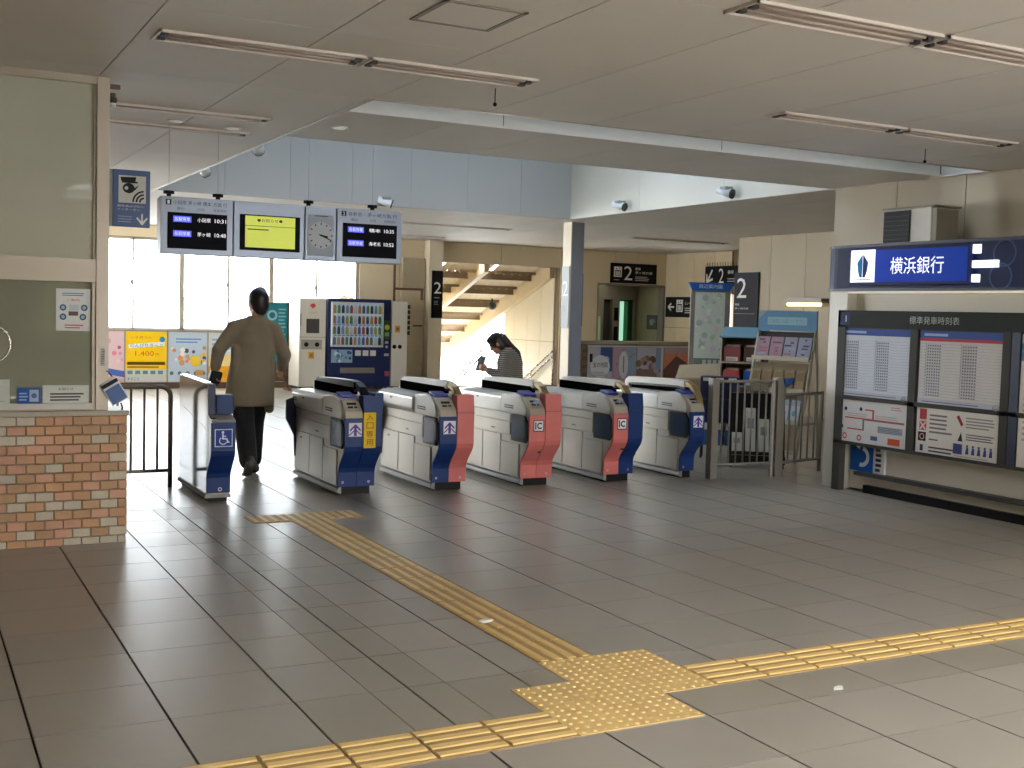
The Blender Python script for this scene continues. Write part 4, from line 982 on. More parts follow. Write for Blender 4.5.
def d3(p, w, h):
    p.line(w*.06, h*.2, w*.2, h*.82, h*.11, wt); p.line(w*.05, h*.16, w*.05, h*.62, h*.11, wt); p.line(w*.04, h*.2, w*.22, h*.36, h*.11, wt)
    p.text('2', w*.38, h*.14, w*.52, h*.88, wt); p.text('番線', w*.62, h*.60, w*.78, h*.78, wt); p.lines(w*.62, h*.2, w*.95, h*.45, 2, (170, 170, 170))
sg = dirsign('black platform 2 sign with slanted arrow behind the map stand', (LX-.05, 16.78, 2.34), (0, -1, 0), 1.30, .44, d3, .05)
for k in range(14): b = MB(); b.cyl((LX-.03, 16.74-.093*k, 2.78), (LX-.03, 16.74-.093*k, 2.87), .006, 5); b.build('bird_spike', M_DARK, sg)
def d4(p, w, h):
    p.text('2', w*.12, h*.54, w*.52, h*.90, wt); p.text('番線', w*.06, h*.40, w*.24, h*.44, (200, 200, 200)); p.text('茅ヶ崎方面', w*.06, h*.33, w*.62, h*.365, (200, 200, 200)); p.rect(w*.04, h*.25, w*.9, h*.256, (150, 150, 150))
dirsign('tall dark grey platform 2 wall sign beside the leaflet racks', (13.185-.03, 12.60, 1.47), (0, -1, 0), .68, 1.0, d4, .03, mat('sign_grey', (50, 51, 58), .6, spec=.15))
def d5(p, w, h):
    p.text('2', w*.18, h*.52, w*.86, h*.76, wt); p.rect(w*.2, h*.42, w*.7, h*.44, (150, 150, 150)); p.lines(w*.2, h*.28, w*.7, h*.38, 3, (130, 130, 130))
dirsign('narrow black platform 2 sign on the cream pillar', (9.51, YB-.30-.03, 1.47), (1, 0, 0), .245, 1.0, d5, .03)
t5 = dirsign('grey translucent platform 2 sign on the left face of the column', (9.134-.012, 11.96, 1.40), (0, -1, 0), .24, 1.0, d5, .012, mat('sign_pale', (138, 142, 138), .4))
dirsign('black platform 2 sign edge on the right face of the column', (9.382+.012, 11.73, 1.44), (0, 1, 0), .22, .85, d5, .012)

# ------------------------------------------------------------------ lift recess
M_LIFT = mat('lift_steel', (150, 146, 130), .35, .4, .04, 3)
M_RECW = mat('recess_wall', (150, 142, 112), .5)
DY = 19.5
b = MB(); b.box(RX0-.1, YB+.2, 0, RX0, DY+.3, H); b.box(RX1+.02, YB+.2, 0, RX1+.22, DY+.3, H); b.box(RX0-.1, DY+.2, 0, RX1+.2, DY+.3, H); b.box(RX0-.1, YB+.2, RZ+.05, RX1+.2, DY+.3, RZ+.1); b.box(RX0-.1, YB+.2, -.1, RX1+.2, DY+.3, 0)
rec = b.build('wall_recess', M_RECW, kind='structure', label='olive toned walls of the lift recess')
b = MB(); b.box(RX0-.01, YB-.03, 0, RX0+.03, YB+.2, RZ); b.box(RX1-.01, YB-.03, 0, RX1+.03, YB+.2, RZ); b.box(RX0, YB-.03, RZ-.03, RX1, YB+.2, RZ+.01); b.build('recess_frame', M_DSTEEL, rec)
t = thing('recess_fill', 'glowing panel added to brighten the lift recess', 'lamp', (14.5, 19.0, RZ)); b = MB(); b.box(14.3, 18.85, RZ+.02, 14.8, 19.25, RZ+.05); b.build('glow_panel', ink((250, 245, 225), 4.0), t)  # added light source, brightens the recess from above
lift = thing('door_1', 'lift doorway with glowing green window in the recess', None, (14.8, DY+.1, 0), kind='structure')
b = MB(); b.box(RX0+.02, DY, 2.02, RX1, DY+.19, RZ+.04); b.build('header', M_LIFT, lift)
for x0, x1 in ((RX0+.02, 14.68), (14.93, 15.14), (15.56, RX1)): b = MB(); b.box(x0, DY, 0, x1, DY+.19, 2.02); b.build('jamb', M_LIFT, lift)
b = MB(); b.box(14.68, DY+.12, 0, 14.93, DY+.19, 2.02); b.build('door_leaf', M_DARK, lift)
b = MB(); b.box(15.14, DY+.08, 0, 15.56, DY+.19, 2.02); b.build('door_leaf', mat('lift_door_green', (52, 84, 60), .3, .2), lift)
b = MB(); b.box(15.15, DY+.068, .6, 15.30, DY+.081, 1.98); b.build('door_window', ink((170, 228, 196), 1.0), lift)
b = MB(); b.box(15.31, DY+.068, .6, 15.42, DY+.081, 1.98); b.build('door_window', ink((60, 130, 84), .2), lift)
b = MB(); b.box(14.98, DY-.02, 1.50, 15.09, DY, 1.82); b.box(14.98, DY-.02, 1.0, 15.09, DY, 1.36); b.build('call_panel', M_BLACK, lift)
b = MB(); b.box(14.50, DY-.02, .9, 14.58, DY, 1.6); b.build('call_panel', ink((150, 186, 150), .3), lift)
t = thing('framed_picture', 'small grey framed notice on the side wall of the lift recess', 'notice', (RX1, 18.8, 1.32))
b = MB(); b.box(RX1-.005, 18.62, 1.32, RX1+.02, 19.05, 1.66); b.build('frame', M_DARK, t)
p = Print((RX1-.005, 19.05, 1.32), (0, -1, 0), (0, 0, 1)); p.rect(.03, .03, .40, .31, (86, 88, 84)); p.disc(.2, .17, .08, (150, 150, 145)); p.disc(.3, .2, .055, (130, 132, 128)); p.build('print', t)
t = thing('notice_board', 'small framed notice low on the lobby wall under the lift arrow sign', 'notice', (LX-.01, 16.7, 1.0))
b = MB(); b.box(LX-.02, 16.55, .98, LX, 17.10, 1.36); b.build('frame', M_BEIGE_D, t)
b = MB(); b.box(LX-.026, 16.59, 1.02, LX-.018, 17.06, 1.32); b.build('sheet', ink((206, 196, 168)), t)
b = MB(); b.ball((LX-.09, 16.58, 1.12), .07); b.cyl((LX-.09, 16.58, 1.12), (LX, 16.58, 1.12), .03); b.build('knob', M_DARK, t)
# ------------------------------------------------------------------ covered stairway beyond the opening
M_ROOF = mat('roof_deck', (206, 192, 168), .6, 0, .10, 6)
M_PURL = mat('purlin', (150, 132, 108), .5, 0, .08, 6)
M_STW = mat('stair_wall', (214, 206, 186), .4, 0, .03, 2)
sl_ = -.352
def rz_(y): return 2.66+sl_*(y-18.6)
st = thing('stairway_roof', 'sloping corrugated roof with beams over the stairs beyond the opening', 'roof', (11, 18.6, 2.5))
def deck(x0, x1, y0, y1):
    b = MB(); n = max(2, int((x1-x0)/.1)); vs = []; 
    for i in range(n+1):
        x = x0+(x1-x0)*i/n; dz = .16+(.05 if i % 2 else -.03); y0_ = y0-.02
        vs += [(x, y0_, rz_(y0_)+dz), (x, y1, rz_(y1)+dz), (x, y0_, rz_(y0_)+dz+.01), (x, y1, rz_(y1)+dz+.01)]
    fs = []
    for i in range(n): a = 4*i; c = a+4; fs += [(a, c, c+1, a+1), (a+2, a+3, c+3, c+2)]
    b.add(vs, fs); b.build('deck_sheet', M_ROOF, st)
holes_ = [(9.2, 10.25, 18.75, 19.35), (10.6, 11.6, 18.62, 18.95), (9.4, 10.3, 20.0, 20.7), (9.2, 10.0, 21.4, 22.0)]
yb_ = [18.6, 19.5, 20.4, 21.3, 22.2, 23.1, 24.0, 24.9]
for k, (a, c) in enumerate(zip(yb_, yb_[1:])):
    xs = [8.6, 12.72] if k not in (0, 2, 3) else None
    if xs: deck(8.6, 12.96, a, c)
    elif k == 0: deck(8.6, 9.3, a, c); deck(10.2, 10.6, a, c); deck(11.5, 12.96, a, c); deck(10.6, 11.5, a+.3, c); deck(9.3, 10.2, a+.5, c)
    elif k == 2: deck(8.6, 9.4, a, c); deck(10.4, 12.96, a, c)
    else: deck(8.6, 9.2, a, c); deck(10.1, 12.96, a, c)
for y in yb_:
    b = MB(); z = rz_(y); b.box(8.6, y-.04, z+.04, 12.72, y+.04, z+.19); b.box(8.6, y-.07, z+.03, 12.72, y+.07, z+.045); b.build('purlin', M_PURL, st)
    b = MB(); b.box(10.6, y+.40, rz_(y+.42)-.01, 12.5, y+.44, rz_(y+.42)+.05); b.build('batten', M_PURL, st)
for x in (11.05, 12.70):
    b = MB(); d = .22 if x > 12 else .14
    b.add([(x-.06, 18.6, rz_(18.6)-d), (x+.06, 18.6, rz_(18.6)-d), (x+.06, 18.6, rz_(18.6)+.2), (x-.06, 18.6, rz_(18.6)+.2), (x-.06, 25, rz_(25)-d), (x+.06, 25, rz_(25)-d), (x+.06, 25, rz_(25)+.2), (x-.06, 25, rz_(25)+.2)],
          [(0, 1, 2, 3), (5, 4, 7, 6), (4, 0, 3, 7), (1, 5, 6, 2), (3, 2, 6, 7), (4, 5, 1, 0)]); b.build('rafter', mat('rafter', (206, 190, 160), .5), st)
b = MB(); b.ball((12.2, 20.6, rz_(20.6)-.18), .10); b.cyl((12.2, 20.6, rz_(20.6)-.1), (12.2, 20.6, rz_(20.6)), .02); b.build('lamp', M_DARK, st)
sw = MB(); sw.prism([(18.6, -1.5), (21.05, -2.6), (21.05, rz_(21.05)+.1), (18.6, rz_(18.6)+.1)], 'x', 12.80, 12.95)
b = MB(); b.prism([(18.6, -3), (25, -3), (25, rz_(25)+.2), (18.6, rz_(18.6)+.2)], 'x', 9.55, 9.7); b.build('wall_stair_shade', M_BEIGE, kind='structure', label='unseen left wall added to dim the stairway')  # out of view, added to keep daylight off the stair panels
swo = sw.build('wall_stair', M_BEIGE_D, kind='structure', label='white panelled side wall of the stairway')
for y0, y1 in ((18.6, 19.2), (19.2, 19.85), (19.85, 20.5), (20.5, 21.05)):
    b = MB(); b.prism([(y0+.005, -2), (y1-.005, -2), (y1-.005, .98), (y0+.005, .98)], 'x', 12.775, 12.80); b.build('wall_panel', M_STW, swo)
    b = MB(); b.prism([(y0+.005, .99), (y1-.005, .99), (y1-.005, rz_(y1)+.05), (y0+.005, rz_(y0)+.05)], 'x', 12.775, 12.80); b.build('wall_panel', M_STW, swo)
b = MB(); b.box(9.70, YB+.2, -.15, 12.8, 18.95, 0); b.build('floor_landing', M_TILE, kind='structure', label='tiled landing at the top of the stairs')
stp = thing('staircase', 'grey stairs going down beyond the opening', 'stairs', (11.2, 18.95, -2.6))
for k in range(15):
    b = MB(); b.box(9.8, 18.95+.3*k, -.16*(k+1)-.16, 12.77, 18.95+.3*(k+1), -.16*(k+1)); b.build('step', M_GREY, stp)
def handrail(x, y0, z0, y1, z1, label):
    t = thing('handrail', label, 'handrail', (x, y0, z0-.7))
    for dz in (0, -.13): b = MB(); b.cyl((x, y0, z0+dz), (x, y1, z1+dz), .02, 8); b.build('rail', M_STEEL, t)
    n = 4
    for k in range(n+1):
        f = k/n; y = y0+(y1-y0)*f; z = z0+(z1-z0)*f; b = MB(); b.cyl((x, y, z-.85), (x, y, z), .016, 8); b.build('post', M_STEEL, t)
handrail(12.70, 18.45, .80, 22.5, -1.35, 'steel handrail along the white stair wall')
handrail(11.2, 19.0, .80, 22.8, -1.25, 'steel handrail in the middle of the stairs behind the woman')
# ------------------------------------------------------------------ low brick parapet with posters
b = MB(); b.box(9.50, 12.03, 0, 12.6, 12.25, 1.14); lowp = b.build('wall_low', mat('low_wall', (150, 140, 122), .6), kind='structure', label='low brick parapet carrying a row of posters')
M_LB = [mat('low_brick_a', (140, 112, 88), .6, 0, .1, 14), mat('low_brick_b', (156, 128, 100), .6, 0, .1, 14)]
for r in range(17):
    for q in range(2):
        b = MB(); b.box(9.495+.10*q, 12.018, .01+.066*r, 9.495+.10*q+.092, 12.032, .07+.066*r); b.build('brick', M_LB[(r+q) % 2], lowp)
        b = MB(); b.box(9.488, 12.03+.11*q, .01+.066*r, 9.502, 12.03+.11*q+.1, .07+.066*r); b.build('brick', M_LB[(r+q+1) % 2], lowp)
b = MB(); b.box(9.46, 11.98, 1.14, 12.64, 12.30, 1.20); b.build('coping', mat('coping', (176, 164, 140), .5), lowp, bevel=.006)
b = MB(); b.box(9.69, 12.005, 1.095, 11.95, 12.02, 1.125); b.build('poster_rail', M_WHITE, lowp)
def lp(label, x0, x1, base, paint):
    t = thing('parapet_poster', label, 'poster', ((x0+x1)/2, 12.0, .36), 'posters on the low parapet')
    b = MB(); b.box(x0+.006, 12.0, .36, x1-.006, 12.017, 1.09); b.build('board', ink(base), t)
    p = Print((x0+.006, 12.0, .36), (1, 0, 0), (0, 0, 1)); paint(p, x1-x0-.012, .73); p.build('print', t)
def l1(p, w, h):
    p.rect(w*.5, h*.45, w, h, (84, 100, 150)); p.disc(w*.75, h*.72, w*.12, (190, 205, 230)); p.disc(w*.5, h*.56, w*.40, (240, 238, 236)); p.rect(w*.06, h*.66, w*.18, h*.85, (50, 50, 50)); p.text('宝の地図', w*.2, h*.54, w*.8, h*.66, (60, 56, 58)); p.lines(w*.2, h*.34, w*.8, h*.46, 3, (205, 170, 180))
def l2(p, w, h):
    p.rect(0, 0, w, h, (205, 170, 180)); p.rect(w*.55, h*.3, w, h, (170, 195, 215)); blobs(p, w, h, 16, [(220, 170, 190), (190, 150, 160), (160, 130, 130)]); p.disc(w*.45, h*.6, w*.2, (234, 232, 230), ry=h*.32); p.line(w*.45, h*.42, w*.45, h*.8, w*.05, (150, 140, 145))
def l3(p, w, h):
    p.rect(0, h*.5, w, h, (212, 206, 220)); p.rect(0, 0, w, h*.5, (150, 134, 120)); blobs(p, w, h, 22, [(160, 130, 110), (186, 160, 140), (205, 180, 196), (120, 100, 84)], .3, .9, (.06, .14)); p.rect(w*.7, h*.5, w, h, (160, 180, 205)); p.rect(w*.9, 0, w*.97, h, (232, 230, 226))
def l4(p, w, h):
    p.rect(0, h*.4, w, h, (236, 152, 124)); p.rect(0, h*.88, w, h, (206, 176, 184)); p.poly([(0, h*.5), (w*.45, h*.82), (w, h*.58), (w*.6, h*.2), (0, h*.2)], (128, 96, 88)); p.rect(0, 0, w, h*.15, (110, 90, 80))
lp('parapet poster with white circle and dark lettering next to the column', 9.69, 10.18, (206, 200, 200), l1)
lp('pink blossom parapet poster with white oval', 10.18, 10.66, (205, 180, 190), l2)
lp('parapet poster of cherry trees under a pale sky', 10.66, 11.22, (190, 180, 180), l3)
lp('parapet poster with orange red sky and dark roof', 11.22, 11.80, (214, 140, 116), l4)

# ------------------------------------------------------------------ map stand
t = thing('map_stand', 'tall steel map stand with blue header behind the right gates', 'map stand', (9.45, 8.4, 0))
ax = Vector((.885, -.466, 0)); O = Vector((9.19, 8.52, 0))
def P3(u, d, z): q = O+ax*u+Vector((.466, .885, 0))*d; return (q.x, q.y, z)
def obox(u0, d0, z0, u1, d1, z1):
    b = MB(); v = [P3(u, d, z) for z in (z0, z1) for d in (d0, d1) for u in (u0, u1)]
    return b.add(v, [(0, 2, 3, 1), (4, 5, 7, 6), (0, 1, 5, 4), (2, 6, 7, 3), (0, 4, 6, 2), (1, 3, 7, 5)])
obox(0, 0, .88, .545, .06, 2.03).build('panel', M_DSTEEL, t)
obox(0.02, .02, 0, .07, .06, .9).build('leg', M_DSTEEL, t); obox(.475, .02, 0, .525, .06, .9).build('leg', M_DSTEEL, t)
obox(-.02, -.18, 0, .565, .26, .04).build('base', M_DSTEEL, t)
b = MB(); v = [P3(-.04, -.03, 2.11), P3(.58, -.03, 2.11), P3(.53, -.03, 2.0), P3(.01, -.03, 2.0), P3(-.04, .05, 2.11), P3(.58, .05, 2.11), P3(.53, .05, 2.0), P3(.01, .05, 2.0)]
b.add(v, [(0, 3, 2, 1), (4, 5, 6, 7), (0, 1, 5, 4), (1, 2, 6, 5), (2, 3, 7, 6), (3, 0, 4, 7)]); b.build('header', ink((44, 90, 158)), t)
p = Print(P3(0, -.03, 2.0), ax, (0, 0, 1)); p.text('周辺案内図', .1, .03, .42, .085, (190, 210, 232)); p.build('header_print', t)
p = Print(P3(.06, 0, .90), ax, (0, 0, 1)); w, h = .41, 1.08
p.rect(0, 0, w, h, (206, 212, 198)); rp2 = random.Random(3)
for k in range(46): p.disc(w*rp2.uniform(.06, .94), h*rp2.uniform(.2, .96), w*rp2.uniform(.03, .12), rp2.choice([(200, 208, 186), (176, 200, 160), (214, 208, 200), (176, 184, 172), (206, 194, 204), (224, 226, 214)]), 8)
for k in range(9): p.line(w*rp2.uniform(0, .3), h*rp2.uniform(.2, .95), w*rp2.uniform(.7, 1), h*rp2.uniform(.2, .95), .006, (206, 208, 200))
p.rect(0, h*.0, w, h*.16, (120, 128, 116)); p.rect(w*.3, h*.03, w*.7, h*.07, (206, 200, 90)); [p.rect(w*(.3+.18*k), h*.08, w*(.42+.18*k), h*.14, (196, 200, 186)) for k in range(4)]
p.build('map_print', t)
t = thing('leaflet_counter', 'small sloping wooden leaflet counter in front of the map stand', 'counter', (9.0, 8.2, 0))
O = Vector((8.62, 7.95, 0)); obox(0, 0, 0, .62, .30, .84).build('body', mat('counter_tan', (150, 134, 108), .5), t)
b = MB(); v = [P3(-.05, -.06, .80), P3(.67, -.06, .84), P3(.67, .32, 1.0), P3(.05, .32, .96)]; v2 = [(q[0], q[1], q[2]+.03) for q in v]
b.add(v+v2, [(0, 3, 2, 1), (4, 5, 6, 7), (0, 1, 5, 4), (1, 2, 6, 5), (2, 3, 7, 6), (3, 0, 4, 7)]); b.build('sloping_top', mat('counter_top', (168, 150, 122), .45), t)

# ------------------------------------------------------------------ leaflet racks (built facing -y, then turned)
def turned(name, label, cat, loc, rz, group=None):
    t = thing(name, label, cat, loc, group); t.rotation_euler.z = rz; ORG[t.name] = Vector((0, 0, 0)); return t
M_RACK = mat('rack_metal', (188, 182, 164), .45, .2, .04, 5)
RA = math.radians(-68); RAL = Vector((8.47, 5.86, 0))
def RW(x, y, z): c, s_ = math.cos(RA), math.sin(RA); return (RAL.x+c*x-s_*y, RAL.y+s_*x+c*y, z)
t = turned('leaflet_rack', 'tall slanted leaflet rack with pale blue header and a row of magazines', 'rack', RAL, RA)
for x in (-.36, .36):
    b = MB(); b.tube([(x, -.18, .02), (x, .24, 1.52)], .018, 6); b.tube([(x, .40, .02), (x, .24, 1.52)], .018, 6); b.tube([(x, -.05, .45), (x, .36, .45)], .012, 6); b.build('side_frame', M_RACK, t)
b = MB(); b.box(-.37, .22, 1.50, .37, .25, 1.735); b.build('header', ink((104, 146, 178)), t)
p = Print((-.37, .22, 1.50), (1, 0, 0), (0, 0, 1)); p.rect(.12, .07, .62, .16, (150, 186, 196)); p.poly([(0, .13), (.12, .235), (0, .235)], (150, 160, 168)); p.text('ご自由にお取りください', .14, .09, .6, .14, (110, 150, 170)); p.build('header_print', t)
for k, z in enumerate((1.16, .80, .45, .12)):
    f = (z-.02)/1.5; y = -.18+.42*f
    b = MB(); b.box(-.36, y-.07, z, .36, y+.03, z+.02); b.build('shelf', M_WHITE if k == 0 else M_RACK, t)
    b = MB(); b.prism([(y+.03, z), (y+.045, z), (y+.145, z+.33), (y+.13, z+.33)], 'x', -.36, .36); b.build('back_sheet', mat('rack_back', (146, 132, 106), .5) if k else M_DARK, t)
    b = MB(); b.box(-.36, y-.072, z, .36, y-.064, z+.05); b.build('lip', M_RACK, t)
def leaflet(label, x0, x1, k, h, base, paint, group, name='magazine'):
    z = (1.16, .80, .45, .12)[k]+.021; f = (z-.02)/1.5; y = -.18+.42*f-.03
    tl = math.atan2(.1, .33)
    u = turned(name, label, 'magazine' if name == 'magazine' else 'leaflet', RW((x0+x1)/2, y, z), RA, group); u.rotation_euler = Euler((-tl, 0, RA))
    w = x1-x0
    b = MB(); b.box(-w/2, 0, 0, w/2, .012, h); b.build('pages', ink(base), u)
    p = Print((-w/2, 0, 0), (1, 0, 0), (0, 0, 1)); paint(p, w, h); p.build('cover_print', u)
rm = random.Random(9); NTH = ['first', 'second', 'third', 'fourth', 'fifth']
def magp(p, w, h):
    for k in range(7): p.rect(w*rm.uniform(.05, .5), h*(.05+.13*k), w*rm.uniform(.55, .95), h*(.12+.13*k), rm.choice([(180, 110, 120), (96, 100, 130), (170, 170, 190), (190, 140, 150), (80, 84, 104)]))
for k, lb in enumerate(('pinkish magazine at the left end of the rack', 'pinkish magazine second from the left in the rack', 'bluish magazine third from the left in the rack', 'bluish magazine at the right end of the rack')):
    leaflet(lb, -.345+.175*k, -.185+.175*k, 0, .26, ((168, 140, 150) if k < 2 else (158, 160, 178)), magp, 'magazines on the rack')
for k in range(5):
    leaflet(NTH[k]+' tan leaflet from the left on the second rack shelf', -.34+.14*k, -.23+.14*k, 1, .24, (160, 140, 108), lambda p, w, h: p.rect(w*.1, h*.5, w*.9, h*.9, (140, 118, 88)), 'tan leaflets on the second rack shelf', 'leaflet')
for k in range(5):
    leaflet(NTH[k]+' pale leaflet from the left on the third rack shelf', -.34+.14*k, -.23+.14*k, 2, .26, (196, 204, 208), lambda p, w, h: (p.rect(0, h*.75, w, h, (170, 182, 196)), p.disc(w*.5, h*.4, w*.3, (120, 164, 205))), 'pale leaflets low on the rack', 'leaflet')
# second rack further back
RA2 = math.radians(-50); 
t = turned('leaflet_rack', 'smaller leaflet rack with pale blue top beside the map stand', 'rack', (9.05, 7.2, 0), RA2)
for x in (-.27, .27):
    b = MB(); b.box(x-.012, -.02, 0, x+.012, .30, 1.42); b.build('side_panel', M_DARK if x > 0 else M_RACK, t)
b = MB(); b.prism([(-.05, 1.40), (.28, 1.52), (.30, 1.50), (-.03, 1.38)], 'x', -.29, .29); b.build('top_board', ink((120, 158, 176)), t)
for k, z in enumerate((1.06, .76, .46, .12)):
    b = MB(); b.box(-.26, -.02, z, .26, .28, z+.018); b.build('shelf', M_RACK, t)
b = MB(); b.box(-.26, .28, 0, .26, .30, 1.42); b.build('back_board', mat('rack_back2', (150, 128, 100), .5), t)
c_, s_ = math.cos(RA2), math.sin(RA2)
for k, (x, z, cl_, lb) in enumerate(((-.13, 1.08, (150, 86, 84), 'dark red leaflet box at the upper left of the smaller rack'), (.13, 1.08, (96, 74, 62), 'brown leaflet box at the upper right of the smaller rack'), (-.13, .78, (190, 86, 84), 'red leaflet box on the second shelf of the smaller rack'), (.13, .78, (38, 84, 160), 'bright blue leaflet box on the second shelf of the smaller rack'))):
    u = turned('leaflet_box', lb, 'leaflet box', (9.05+c_*x-s_*.10, 7.2+s_*x+c_*.10, z), RA2, 'leaflet boxes on the smaller rack')
    b = MB(); b.box(-.105, -.10, 0, .105, .10, .19); b.build('body', ink(cl_), u, bevel=.004)
    p = Print((-.105, -.10, 0), (1, 0, 0), (0, 0, 1)); p.rect(.03, .01, .18, .06, (226, 226, 222)); p.lines(.04, .02, .16, .05, 2, (150, 150, 150)); p.build('price_label', u)
    b = MB(); b.box(-.09, -.06, .19, .09, .07, .215); b.build('leaflet_edges', ink((206, 186, 180)), u)
# navy leaflet bin behind the fence
RA3 = math.radians(-40)
t = turned('leaflet_cabinet', 'navy leaflet cabinet with blue drawers behind the metal fence', 'cabinet', (7.95, 6.22, 0), RA3)
b = MB(); b.box(-.22, 0, .42, .22, .28, .95); b.build('upper_body', M_NAVY, t, bevel=.006)
b = MB(); b.box(-.20, -.01, .68, .20, .005, .70); b.build('divider', M_DARK, t)
for k in range(3):
    b = MB(); b.box(-.21+.145*k, -.03, .16, -.08+.145*k, .26, .40); b.build('drawer', mat('drawer_blue', (48, 96, 158), .4), t, bevel=.004)
    b = MB(); b.box(-.20+.145*k, -.034, .34, -.09+.145*k, -.028, .41); b.build('drawer_label', ink((226, 226, 222)), t)
    b = MB(); b.box(-.19+.145*k, -.004, .90, -.10+.145*k, .002, .94); b.build('bin_label', ink((206, 206, 202)), t)
for x in (-.19, .19):
    for y in (.03, .24): b = MB(); b.cyl((x, y, 0), (x, y, .17), .015, 6); b.build('leg', M_DARK, t)
t = turned('pamphlet_rack', 'low black pamphlet rack behind the middle of the metal fence', 'rack', (7.93, 5.50, 0), math.radians(-35))
b = MB(); b.prism([(-.10, .05), (.0, .05), (.22, .80), (.16, .80)], 'x', -.30, .30); b.build('sloping_back', M_BLACK, t)
b = MB(); b.box(-.30, -.14, .05, .30, -.02, .09); b.box(-.30, -.14, .09, .30, -.12, .14); b.build('tray', M_BLACK, t)
for x in (-.28, .28): b = MB(); b.tube([(x, -.1, 0), (x, -.08, .06)], .014, 6); b.tube([(x, .26, 0), (x, .18, .78)], .014, 6); b.build('leg', M_DARK, t)
c_, s_ = math.cos(math.radians(-35)), math.sin(math.radians(-35))
for k, cl_ in enumerate(((206, 210, 206), (222, 224, 222), (216, 218, 216), (196, 192, 200))):
    x = -.22+.145*k; y = -.115
    lb = ('greenish white pamphlet', 'tall white pamphlet', 'pointed white pamphlet', 'lilac white pamphlet')[k]+' in the low black rack behind the fence'
    u = turned('pamphlet', lb, 'leaflet', (7.93+c_*x-s_*y, 5.50+s_*x+c_*y, .092), math.radians(-35), 'pamphlets in the low rack')
    u.rotation_euler = Euler((-math.atan2(.22, .7), 0, math.radians(-35)))
    b = MB(); hh = (.30, .58, .46, .52)[k]; b.box(-.055, 0, 0, .055, .006, hh); b.build('sheet', ink(cl_), u)
    p = Print((-.055, 0, 0), (1, 0, 0), (0, 0, 1)); p.rect(.0, .05, .11, .09, (40, 40, 44)); p.rect(.02, hh*.6, .09, hh*.8, (150, 160, 170)); p.build('print', u)

# ------------------------------------------------------------------ right metal fence
def fence(label, A, B, zt, nbar, wide_first, sw=.028):
    A = Vector(A); B = Vector(B); d = (B-A).normalized(); t = thing('metal_fence', label, 'fence', tuple(A))
    def pt(s_, z): q = A+d*s_; return (q.x, q.y, z)
    Ln = (B-A).length
    for s_, r in ((0, .03 if wide_first else .02), (Ln, .022)):
        b = MB(); b.cyl(pt(s_, 0), pt(s_, zt+.01), r, 4 if wide_first and s_ == 0 else 10, smooth=False); b.build('post', M_DSTEEL, t)
    for z in (zt-.012, .14):
        b = MB(); b.cyl(pt(0, z), pt(Ln, z), .016, 8); b.build('rail', M_DSTEEL, t)
    for k in range(nbar):
        s_ = Ln*(k+1)/(nbar+1); b = MB(); b.cyl(pt(s_, .14), pt(s_, zt-.012), .009, 8); b.build('bar', M_DSTEEL, t)
    return t
f1 = fence('grey metal fence panel right of the last ticket gate', (6.86, 4.88, 0), (7.58, 4.84, 0), 1.0, 7, True)
b = MB(); b.box(6.80, 4.84, 0, 6.88, 4.92, 1.02); b.build('end_post', M_DSTEEL, f1)
f2 = fence('shorter metal fence panel between the post and the bank booth column', (7.70, 4.83, 0), (8.40, 5.02, 0), .86, 5, False)
b = MB(); b.box(7.60, 4.80, 0, 7.70, 4.88, 1.03); b.build('end_post', M_DSTEEL, f2)
t = thing('blue_tag', 'small blue plastic tag on top of the fence post', 'tag', (7.72, 4.82, .86)); b = MB(); b.prism([(7.66, 1.02), (7.80, 1.03), (7.78, .98), (7.70, .93)], 'y', 4.78, 4.80); b.build('plate', ink((50, 84, 150)), t)
b = MB(); b.cyl((7.71, 4.80, .85), (7.71, 4.80, 1.0), .006, 6); b.build('stem', M_DSTEEL, t)

# ------------------------------------------------------------------ bank booth with timetable board
bx0 = 7.66; by = 4.17
M_BO = mat('booth_white', (206, 200, 186), .45, 0, .03, 2)
bo = thing('bank_booth', 'white bank booth with blue illuminated sign along the right wall', 'booth', (8.2, 2.0, 0))
b = MB(); b.box(bx0+.10, -4.5, .02, 8.88, by-.02, 2.34); b.build('body', M_BO, bo)
b = MB(); b.box(bx0-.02, by-.27, 0, bx0+.16, by-.03, 1.93); b.build('corner_post', mat('booth_post', (198, 194, 182), .4, .1), bo, bevel=.006)
b = MB(); b.box(bx0+.05, -4.5, .0, bx0+.12, 3.66, .075); b.build('base', M_BLACK, bo)
b = MB(); b.box(bx0-.0, -4.5, .165, bx0+.10, 3.74, .20); b.build('bumper_rail', M_DARK, bo)
# blue fascia with rounded end
M_FAS = mat('fascia_navy', (18, 34, 78), .45, .0, .04, 3, spec=.18)
arc = [(bx0+.10, by+.03)]+[(bx0-.10+.20-.20*math.cos(a), by-.20+.23*math.sin(a)) for a in [PI/2-PI/2*i/8 for i in range(9)]]+[(bx0-.10, -4.5), (bx0+.10, -4.5)]
b = MB(); b.prism(arc, 'z', 1.925, 2.345, smooth=False); b.build('fascia', M_FAS, bo)
b = MB(); a2 = [(x-.006 if x < bx0 else x, y+.004) for x, y in arc]; b.prism(a2, 'z', 2.325, 2.352); b.prism(a2, 'z', 1.918, 1.94); b.build('fascia_trim', mat('fascia_dark', (16, 26, 60), .4), bo)
fx = bx0-.10
b = MB(); b.box(fx-.05, 2.36, 1.965, fx+.01, 3.76, 2.315); b.build('sign_box', mat('sign_frame', (14, 28, 84), .5, spec=.2), bo, bevel=.004)
p = Print((fx-.05, 3.76, 1.965), (0, -1, 0), (0, 0, 1)); W, HH = 1.40, .35
p.rect(.02, .03, W-.02, HH-.03, ink((0, 44, 140), .7)); p.rect(.02, .03, .33, HH-.02, ink((240, 242, 244), .9))
